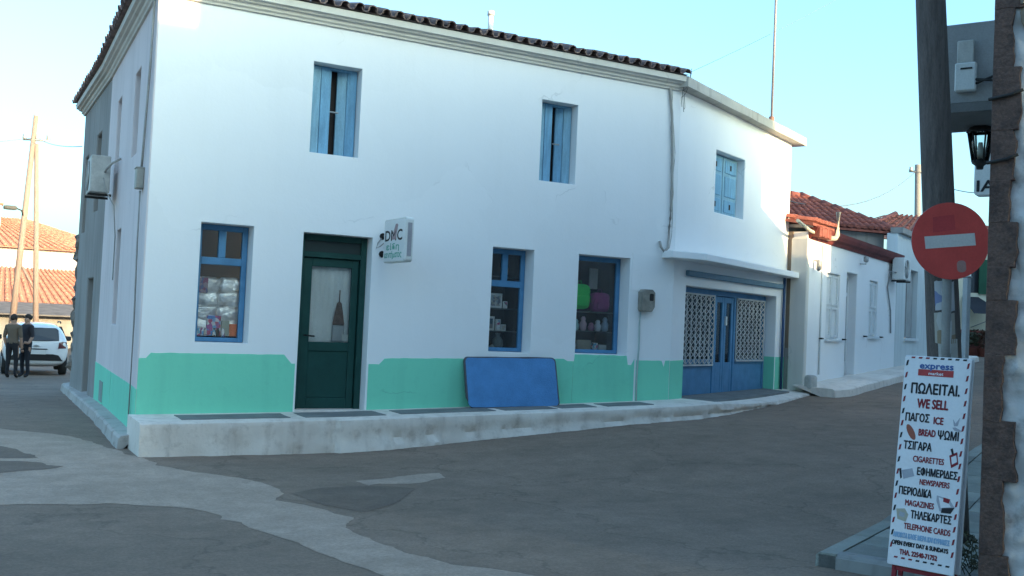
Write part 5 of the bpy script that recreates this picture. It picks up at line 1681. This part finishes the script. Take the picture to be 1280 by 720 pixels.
# hazard dashes round the border
dash = [NINK, RINK]
k = 0
for v in [i * .058 + .02 for i in range(17)]:
    z1 = HBd * (1 - v); z0 = z1 - .045
    if z0 < .06 * HBd:
        continue
    for s_ in (.010, WB - .032):
        bm = nb(); prism(bm, [(s_ + .0, z0), (s_ + .014, z0 + .006), (s_ + .020, z1), (s_ + .006, z1 - .006)], 0, .0014, AP); obj('border_dash', bm, dash[k % 2 if s_ < .02 else 1], AB)
    k += 1
for s_ in [.045 + i * .052 for i in range(8)]:
    for z in (HBd - .018, HBd * .035):
        bm = nb(); prism(bm, [(s_, z), (s_ + .026, z), (s_ + .030, z + .012), (s_ + .004, z + .012)], 0, .0014, AP); obj('border_dash', bm, dash[int(s_ * 40) % 2], AB)
# small pictures
def pic(outline, m, e=.0015):
    bm = nb(); prism(bm, [(s * WB, HBd * (1 - v)) for s, v in outline], 0, e, AP); obj('printed_picture', bm, m, AB)
BREADM = mat('bread_red_brown', (.30, .09, .06), .6, bump=0); GREYI = mat('grey_ink', (.38, .38, .42), .6, bump=0)
def blob(cs, cv, a, b, rot, n=14):
    return [(cs + a * math.cos(t) * math.cos(rot) - b * math.sin(t) * math.sin(rot), cv + (a * math.cos(t) * math.sin(rot) + b * math.sin(t) * math.cos(rot)) * WB / HBd) for t in [2 * math.pi * k / n for k in range(n)]]
pic(blob(.19, .365, .13, .05, 1.05), BREADM)
pic([(.80, .285), (.84, .305), (.90, .275), (.87, .315), (.82, .318)], GREYI); pic([(.80, .325), (.84, .322), (.93, .335), (.92, .342), (.83, .338)], GREYI)
pic([(.79, .455), (.90, .435), (.93, .49), (.83, .512)], RINK); pic([(.82, .462), (.89, .45), (.91, .48), (.84, .495)], BW, .002); pic([(.80, .425), (.83, .42), (.86, .45), (.83, .452)], NINK)
pic([(.06, .545), (.09, .54), (.115, .585), (.09, .592)], NINK); pic([(.10, .55), (.26, .535), (.30, .57), (.14, .59)], GREYI)
pic([(.66, .645), (.84, .655), (.93, .69), (.88, .72), (.72, .715), (.66, .67)], GREYI); pic([(.69, .652), (.82, .662), (.88, .69), (.73, .70)], BW, .002); pic([(.75, .70), (.93, .69), (.88, .72), (.74, .722)], NINK, .0025); pic([(.76, .65), (.86, .655), (.84, .675), (.76, .67)], RINK, .003)
pic([(.07, .735), (.20, .728), (.26, .755), (.23, .79), (.10, .782)], mat('card_tan', (.42, .38, .30), .6, bump=0)); pic([(.13, .745), (.21, .75), (.20, .77), (.12, .765)], GREYI, .002)

# weed growing against the stone building
wd = thing('weed', 'scraggly dark weed growing on the pavement beside the sandwich board', 'plant', W(.45, .95, wz(.45)))
bm = nb(); bm2 = nb()
for k in range(16):
    p = W(random.uniform(-.02, .35), random.uniform(1.0, 1.25), wz(.3)); q = p + Vector((random.uniform(-.14, .14), random.uniform(-.14, .14), random.uniform(.06, .24)))
    m_ = p.lerp(q, .5) + Vector((random.uniform(-.03, .03), random.uniform(-.03, .03), .03))
    tube(bm, [p, m_, q], .004, 4)
    leaf_clump(bm2, q, .05, 8, .03); leaf_clump(bm2, m_, .04, 4, .025)
obj('stems', bm, LEAFD, wd); obj('leaves', bm2, LEAFD, wd)

# ================================================================ the side street on the left
# low shed coloured dark for the shadowed zone, two tiled houses beyond
def simple_house(name, label, x0, x1, y0, y1, zb, ze, ridge, m_wall, m_tile, pitch=.26, over=.35, windows=()):
    t = thing(name, label, 'house', ((x0 + x1) / 2, y0, zb))
    fr = Frame(x0, y0, 0)
    bm = nb(); fr.wall(bm, 0, x1 - x0, zb, ze, [tuple(w) for w in windows], .3); obj('wall', bm, m_wall, t)
    for xx in (x0, x1 - .3):
        bm = nb(); box(bm, xx, xx + .3, y0 + .3, y1, zb, ze); obj('wall', bm, m_wall, t)
    for w in windows:
        bm = nb(); bar(bm, fr, w[0], w[1], w[2], w[3], -.2, -.15); obj('window', bm, BLUE_OLD, t)
    ym = (y0 + y1) / 2; hip = (y1 - y0) / 2
    E0, E1 = Vector((x0 - over, y0 - over, ze)), Vector((x1 + over, y0 - over, ze))
    T0, T1 = Vector((x0 + hip, ym, ridge)), Vector((x1 - hip, ym, ridge))
    B0, B1 = Vector((x0 - over, y1 + over, ze)), Vector((x1 + over, y1 + over, ze))
    bm = nb(); deck(bm, [E0, E1, T1, T0]); deck(bm, [E1, B1, T1]); deck(bm, [B0, E0, T0]); deck(bm, [B1, B0, T0, T1])
    rf = obj('roof', bm, m_tile, t)
    up_ = Vector((0, 0, .01))
    tile_columns(rf, E0 + up_, E1 + up_, T0 + up_, T1 + up_, pitch, m_tile, joined=True)
    tile_columns(rf, E1 + up_, B1 + up_, T1 + up_, T1 + up_ * 1.1 + Vector((0, .05, 0)), pitch, m_tile, joined=True)
    return t, rf
lo, lrf = simple_house('tiled_house', 'low house with bright orange tiled roof at the end of the side street', -8, 9, 40.0, 46.5, -1.0, 1.75, 3.45, FARWHITE, TILE_FAR)
hi_, hrf = simple_house('tiled_house', 'taller white house with orange hipped roof behind the low tiled roof', -9, 6.5, 47.5, 57, -1.0, 4.7, 6.55, FARWHITE, TILE_FAR)
bm = nb(); box(bm, -.5, .3, 50.5, 51.2, 5.5, 7.15); ch_ = obj('chimney', bm, FARWHITE, hrf, bevel=.02)
bm = nb(); box(bm, -.6, .4, 50.4, 51.3, 7.15, 7.25); obj('chimney', bm, TILE_FAR, hrf)
lt = thing('lean_to', 'low lean-to shed coloured dark for the shadow behind the parked cars', 'shed', (1, 36, -.5))
bm = nb(); box(bm, -6, 6.5, 36.2, 36.5, -1, 1.25); obj('wall', bm, GREY_STONE, lt)
bm = nb(); deck(bm, [(-6.2, 35.6, 1.25), (6.6, 35.6, 1.25), (6.6, 39.3, 1.75), (-6.2, 39.3, 1.75)]); obj('roof', bm, mat('shadow_grey_sheet', (.17, .15, .14), .9, .3), lt)  # shadow behind the cars is put into this dark sheet colour

# lit timber poles leaning together
PL = mat('sun_bleached_pole', (.32, .23, .19), .9, .2, 5, .15, 40, .3, 30, stretch=(6, 6, .6))
dp = thing('utility_pole', 'twin-legged wooden utility pole at the end of the side street', 'utility pole', (.6, 32, -.6))
bm = nb(); tube(bm, [(.15, 32.3, -.7), (.62, 31.95, 9.35)], .14, 10, True, .10); obj('pole', bm, PL, dp)
bm = nb(); tube(bm, [(1.15, 31.9, -.7), (.70, 31.95, 8.2)], .12, 10, True, .09); obj('strut', bm, PL, dp)
bm = nb(); tube(bm, [(.2, 32.1, 8.35), (1.15, 31.7, 8.35)], .045, 6)
for d in (.25, .7, 1.1): lathe(bm, (d, 32.12 - (d - .2) * .42, 8.36), [(.05, 0), (.08, .05), (.05, .14), (.07, .18), (.03, .22)], 8)
obj('insulator', bm, GREYM, dp)
bm = nb(); tube(bm, [(.45, 32.1, 3.2), (1.0, 31.9, 2.2)], .05, 6); obj('brace', bm, PL, dp)
lm = thing('street_lamp', 'small grey street lamp head on an arm beside the twin poles', 'street lamp', (.3, 32, 5.2))
bm = nb(); tube(bm, [(.42, 32.05, 5.15), (.3, 31.95, 5.45), (0, 31.9, 5.55)], .03, 6); obj('arm', bm, BLACKM, lm)
bm = nb(); pillow(bm, -.12, 31.9, 5.52, .5, .26, .17, 2, .03); obj('lamp_head', bm, mat('dark_lamp_shell', (.09, .085, .08), .6), lm)
wire('overhead wire from the twin-legged pole to the shop side wall', (.8, 31.9, 8.4), FG(-4.2, .05, 5.2), .1, .009)
wire('overhead wire leaving the twin-legged pole to the left', (.5, 31.9, 8.4), (-14, 33, 7.2), .6, .009)

# ---- parked cars
CARW = mat('white_car_paint', (.70, .71, .72), .25, .03, 3, .01, 50, 0, 20, coat=.6, spec=.5)
CARS = mat('silver_car_paint', (.48, .48, .47), .3, .03, 3, .01, 50, 0, 20, coat=.6, spec=.5)
CGLASS = mat('car_glass', (.02, .025, .03), .06, .05, bump=0, spec=.6)
RUBBER = mat('tyre_rubber', (.025, .025, .025), .85, .1)
TRIMB = mat('black_car_plastic', (.03, .03, .032), .6, .1)
TAIL = mat('tail_lamp_red', (.09, .010, .012), .2, .1, bump=0, spec=.6)
PLATE = mat('plate_white', (.62, .62, .60), .4, .03, bump=0)
def car(label, x, y, z, rz, paint):
    t = thing('parked_car', label, 'car', (x, y, z))
    M_ = Matrix.Translation((x, y, z)) @ Matrix.Rotation(rz, 4, 'Z')
    def Q(a, b, c):
        return M_ @ Vector((a, b, c))
    # half sections (width, height) at stations along the car, b = 0 is the tail
    st = [(0.00, [(.40, .38), (.72, .40), (.80, .55), (.81, .75), (.79, .93), (.66, .99), (.30, 1.0)]),
          (0.10, [(.40, .30), (.76, .33), (.85, .55), (.86, .78), (.83, .97), (.69, 1.12), (.32, 1.14)]),
          (0.35, [(.40, .24), (.76, .28), (.86, .55), (.875, .80), (.84, 1.02), (.66, 1.40), (.32, 1.47)]),
          (0.75, [(.40, .22), (.76, .26), (.865, .55), (.88, .80), (.85, 1.02), (.66, 1.46), (.32, 1.52)]),
          (1.60, [(.40, .20), (.76, .24), (.865, .55), (.88, .80), (.85, 1.00), (.66, 1.48), (.32, 1.54)]),
          (2.30, [(.40, .20), (.76, .24), (.865, .55), (.88, .80), (.85, .99), (.65, 1.44), (.32, 1.50)]),
          (2.95, [(.40, .20), (.76, .24), (.865, .55), (.88, .78), (.84, .95), (.72, 1.02), (.34, 1.06)]),
          (3.70, [(.40, .22), (.74, .26), (.85, .52), (.86, .72), (.80, .85), (.66, .90), (.32, .93)]),
          (4.00, [(.40, .26), (.66, .30), (.74, .50), (.74, .62), (.70, .72), (.58, .78), (.30, .80)])]
    bm = nb()
    rings = []
    for b, half in st:
        pts_ = [(-w, h) for w, h in reversed(half)] + half
        pts_ = half[::-1]
        full = [(w, h) for w, h in half] + [(-w, h) for w, h in half[::-1]]
        rings.append([bm.verts.new(Q(w, b, h)) for w, h in full])
    n = len(rings[0])
    for i in range(len(rings) - 1):
        for k in range(n):
            bm.faces.new((rings[i][k], rings[i][(k + 1) % n], rings[i + 1][(k + 1) % n], rings[i + 1][k]))
    bm.faces.new(rings[0]); bm.faces.new(list(reversed(rings[-1])))
    o = obj('body', bm, paint, t, smooth=True)
    s = o.modifiers.new('sub', 'SUBSURF'); s.levels = 2; s.render_levels = 2
    P = lambda a, d, c: Q(a, -d, c)
    # rear glass follows the slope of the tailgate
    def patchq(pts2, name, m, parent, th=.012):
        bm = nb(); a_ = [bm.verts.new(Q(*p)) for p in pts2]; b_ = [bm.verts.new(Q(p[0], p[1] + .06, p[2])) for p in pts2]
        bm.faces.new(a_); bm.faces.new(list(reversed(b_)))
        for i in range(len(a_)): bm.faces.new((a_[i], b_[i], b_[(i + 1) % len(a_)], a_[(i + 1) % len(a_)]))
        return obj(name, bm, m, parent, bevel=.006)
    patchq([(-.60, .03, 1.02), (-.2, .0, 1.01), (.2, .0, 1.01), (.60, .03, 1.02), (.575, .155, 1.33), (.50, .19, 1.385), (-.50, .19, 1.385), (-.575, .155, 1.33)], 'rear_window', CGLASS, t)
    for sg_ in (-1, 1):
        patchq([(sg_ * .58, -.02, .80), (sg_ * .80, .05, .80), (sg_ * .82, .09, .98), (sg_ * .70, .05, 1.0), (sg_ * .60, .0, .97)], 'tail_lamp', TAIL, t)
        bm = nb(); tube(bm, [Q(sg_ * .66, .9, 1.52), Q(sg_ * .66, 1.0, 1.56), Q(sg_ * .66, 2.2, 1.55), Q(sg_ * .66, 2.3, 1.51)], .02, 6); obj('roof_rail', bm, TRIMB, t)
        bm = nb(); pillow(bm, 0, 0, 0, .2, .12, .15, 1, .02)
        for v in bm.verts: v.co = Q(v.co.x + sg_ * .98, v.co.y + 2.45, v.co.z + 1.02)
        obj('door_mirror', bm, TRIMB, t)
        bm = nb(); q = [(sg_ * .858, .85, 1.03), (sg_ * .858, 2.55, 1.00), (sg_ * .70, 2.2, 1.40), (sg_ * .70, .95, 1.42)]
        a_ = [bm.verts.new(Q(*p)) for p in q]; b_ = [bm.verts.new(Q(p[0] - sg_ * .08, p[1], p[2])) for p in q]
        bm.faces.new(a_); bm.faces.new(b_)
        for i in range(4): bm.faces.new((a_[i], b_[i], b_[(i + 1) % 4], a_[(i + 1) % 4]))
        obj('side_window', bm, CGLASS, t)
        for b in (.72, 3.18):
            bm = nb(); tube(bm, [Q(sg_ * .66, b, .31), Q(sg_ * .87, b, .31)], .31, 24); w_ = obj('wheel', bm, RUBBER, t, bevel=.03)
            bm = nb(); tube(bm, [Q(sg_ * .70, b, .31), Q(sg_ * .885, b, .31)], .19, 16); obj('rim', bm, GREYM, w_)
    patchq([(-.72, .0, .44), (.72, .0, .44), (.60, -.035, .60), (.45, -.045, .63), (-.45, -.045, .63), (-.60, -.035, .60)], 'bumper_insert', TRIMB, t)
    patchq([(-.26, -.055, .62), (.26, -.055, .62), (.26, -.050, .73), (-.26, -.050, .73)], 'number_plate', PLATE, t)
    patchq([(-.09, -.03, .86), (0, -.035, .83), (.09, -.03, .86), (0, -.035, .90)], 'badge', GREYM, t)
    patchq([(-.3, -.028, .76), (.3, -.028, .76), (.3, -.026, .785), (-.3, -.026, .785)], 'tailgate_handle', TRIMB, t)
    return t
car('white parked hatchback seen from behind at the end of the side street', .17, 18.7, ground(.0, 19.5) + .01, rad(-2), CARW)
car('pale car partly hidden behind the two people in the side street', -3.1, 22.0, ground(-3, 23), rad(8), CARW)

# ---- two people standing by the car
def person(label, x, y, heading, height, shirt, trouser, hair, arm):
    z = ground(x, y)
    k = height / 1.72
    t = thing('person', label, 'person', (x, y, z), 'people in the side street')
    V = [(0, 0, .95), (0, 0, 1.10), (0, .0, 1.28), (0, 0, 1.42), (0, 0, 1.50), (0, -.01, 1.57), (0, -.015, 1.66),
         (.09, 0, .90), (.10, -.015, .50), (.11, .02, .09), (.115, -.10, .035),
         (-.09, 0, .90), (-.11, -.03, .50), (-.13, .01, .09), (-.135, -.11, .035),
         (.17, 0, 1.40), (.22, .03, 1.14), arm[0], arm[1], (-.17, 0, 1.40), (-.23, .02, 1.14), (-.22, -.06, .90), (-.21, -.10, .80)]
    Eg = [(0, 1), (1, 2), (2, 3), (3, 4), (4, 5), (5, 6), (0, 7), (7, 8), (8, 9), (9, 10), (0, 11), (11, 12), (12, 13), (13, 14),
          (3, 15), (15, 16), (16, 17), (17, 18), (3, 19), (19, 20), (20, 21), (21, 22)]
    Rr = [.155, .15, .165, .12, .055, .085, .085, .105, .065, .045, .05, .105, .065, .045, .05, .075, .05, .038, .045, .075, .05, .038, .045]
    me = bpy.data.meshes.new('body')
    me.from_pydata([Vector(v) * k for v in V], Eg, [])
    o = bpy.data.objects.new('body', me); COL.objects.link(o)
    md = o.modifiers.new('skin', 'SKIN')
    for i, sv in enumerate(me.skin_vertices[0].data):
        r = Rr[i] * k
        sv.radius = (r, r * (.72 if i < 4 else 1))
    me.skin_vertices[0].data[0].use_root = True
    ss = o.modifiers.new('sub', 'SUBSURF'); ss.levels = 2; ss.render_levels = 2
    dg = bpy.context.evaluated_depsgraph_get()
    me2 = bpy.data.meshes.new_from_object(o.evaluated_get(dg))
    bpy.data.objects.remove(o)
    me2.materials.clear()
    SKIN = mat('skin', (.36, .22, .16), .6, .05, bump=0)
    for m in (SKIN, shirt, trouser, BLACKM): me2.materials.append(m)
    for p in me2.polygons:
        c = p.center / k
        p.use_smooth = True
        if c.z > 1.47: p.material_index = 0
        elif c.z < .075: p.material_index = 3
        elif abs(c.x) > .17 and c.z < 1.12: p.material_index = 0
        elif c.z < .96: p.material_index = 2
        else: p.material_index = 1
    Mx = Matrix.Rotation(heading, 4, 'Z')
    for v in me2.vertices: v.co = Mx @ v.co
    link('body', me2, t, loc=(x, y, z))
    bm = nb(); bmesh.ops.create_icosphere(bm, subdivisions=3, radius=.108)
    for v in bm.verts:
        c = v.co.copy()
        if c.y < -.035 and c.z < .035: c *= .62
        if c.z < -.05: c *= .8
        c += noise.noise_vector(c * 20) * .006
        c = Vector((c.x * .84, c.y * .98 + .008, c.z * 1.05 + 1.645)) * k
        v.co = (Mx @ c) + Vector((x, y, z))
    obj('hair', bm, hair, t, smooth=True)
    bm = nb()
    for sx in (-1, 1):
        bmesh.ops.create_icosphere(bm, subdivisions=1, radius=.012, matrix=Matrix.Translation((Mx @ Vector((sx * .035 * k, -.088 * k, 1.645 * k))) + Vector((x, y, z))))
    obj('eyes', bm, BLACKM, t)
    bm = nb(); bmesh.ops.create_cone(bm, segments=6, radius1=.017, radius2=.006, depth=.035, cap_ends=True, matrix=Matrix.Translation((Mx @ Vector((0, -.10 * k, 1.61 * k))) + Vector((x, y, z))) @ Mx.to_4x4() @ Matrix.Rotation(rad(60), 4, 'X'))
    obj('nose', bm, SKIN, t)
    bm = nb()
    for (hx, hy, hz_) in ((arm[1]), (-.21, -.10, .80)):
        bm = nb()
        for f in range(5):
            a = Vector((hx + (f - 2) * .016, hy - .01, hz_ - .02)) * k; b = a + Vector(((f - 2) * .006, -.02 - .005 * (f % 2), -.06 - .01 * (f in (1, 2, 3)))) * k
            if f == 4: b = a + Vector((.04, -.02, -.01)) * k
            tube(bm, [Mx @ a + Vector((x, y, z)), Mx @ a.lerp(b, .55) + Vector((x, y, z)), Mx @ b + Vector((x, y, z))], .010, 6)
        obj('fingers', bm, SKIN, t)
HAIRD = mat('dark_hair', (.03, .022, .018), .7, .2)
person('person in an olive brown top and dark trousers standing by the white car', -.55, 16.9, rad(150), 1.70, mat('olive_knit', (.13, .10, .075), .9, .15), mat('black_trousers', (.02, .02, .024), .9), HAIRD, [(.20, -.04, .92), (.17, -.10, .84)])
person('person in dark clothes standing close to the white car', -.18, 17.35, rad(-60), 1.72, mat('charcoal_jacket', (.035, .033, .04), .9), mat('navy_trousers', (.02, .022, .03), .9), HAIRD, [(.24, -.10, .95), (.20, -.22, .98)])

# ================================================================ unseen houses, massed to throw the street's shade and sun gaps
def shade_block(label, corners, ztops, m=WHITE):
    t = thing('house', label, 'house', (corners[0][0], corners[0][1], 0))
    bm = nb()
    a = [bm.verts.new((x, y, -.5)) for x, y in corners]; b = [bm.verts.new((x, y, z)) for (x, y), z in zip(corners, ztops)]
    n = len(a)
    bm.faces.new(a); bm.faces.new(list(reversed(b)))
    for i in range(n): bm.faces.new((a[i], a[(i + 1) % n], b[(i + 1) % n], b[i]))
    obj('wall', bm, m, t)
    bm = nb(); q = [Vector((x, y, z + .001)) for (x, y), z in zip(corners, ztops)]
    deck(bm, [p + Vector((0, 0, .1)) for p in q], .098); obj('roof', bm, TILE_RED, t)
    return t
shade_block('unseen plain white house behind the viewpoint, set to shade the shop front', [(-14, -18.3), (7.5, -18.3), (7.5, -27), (-14, -27)], [9.62] * 4)
def SC(a, c):
    p = CN + SDV * a + SN * c
    return (p.x, p.y)
shade_block('unseen low house by the stone building, roofline sloped to shape the sun patch', [SC(10.53, .05), SC(12.45, .05), SC(12.45, 6), SC(10.53, 6)], [5.88, 5.22, 5.22, 5.88])
shade_block('unseen lower block by the sloping house, stepped down to let sun through', [SC(12.47, .05), SC(14.6, .05), SC(14.6, 6), SC(12.47, 6)], [4.50, 4.32, 4.32, 4.50])  # unseen step in the roofline, shaped to open a sun gap
shade_block('unseen taller house up the right side of the street, raised to shade the tiled roof', [SC(14.62, .05), SC(27, .05), SC(27, 7), SC(14.62, 7)], [7.75] * 4)
shade_block('unseen long block at the top of the right side, added to shade the cream house', [SC(27.05, .05), SC(47, .05), SC(47, 7), SC(27.05, 7)], [8.3] * 4)  # added block, keeps the sun off the cream house
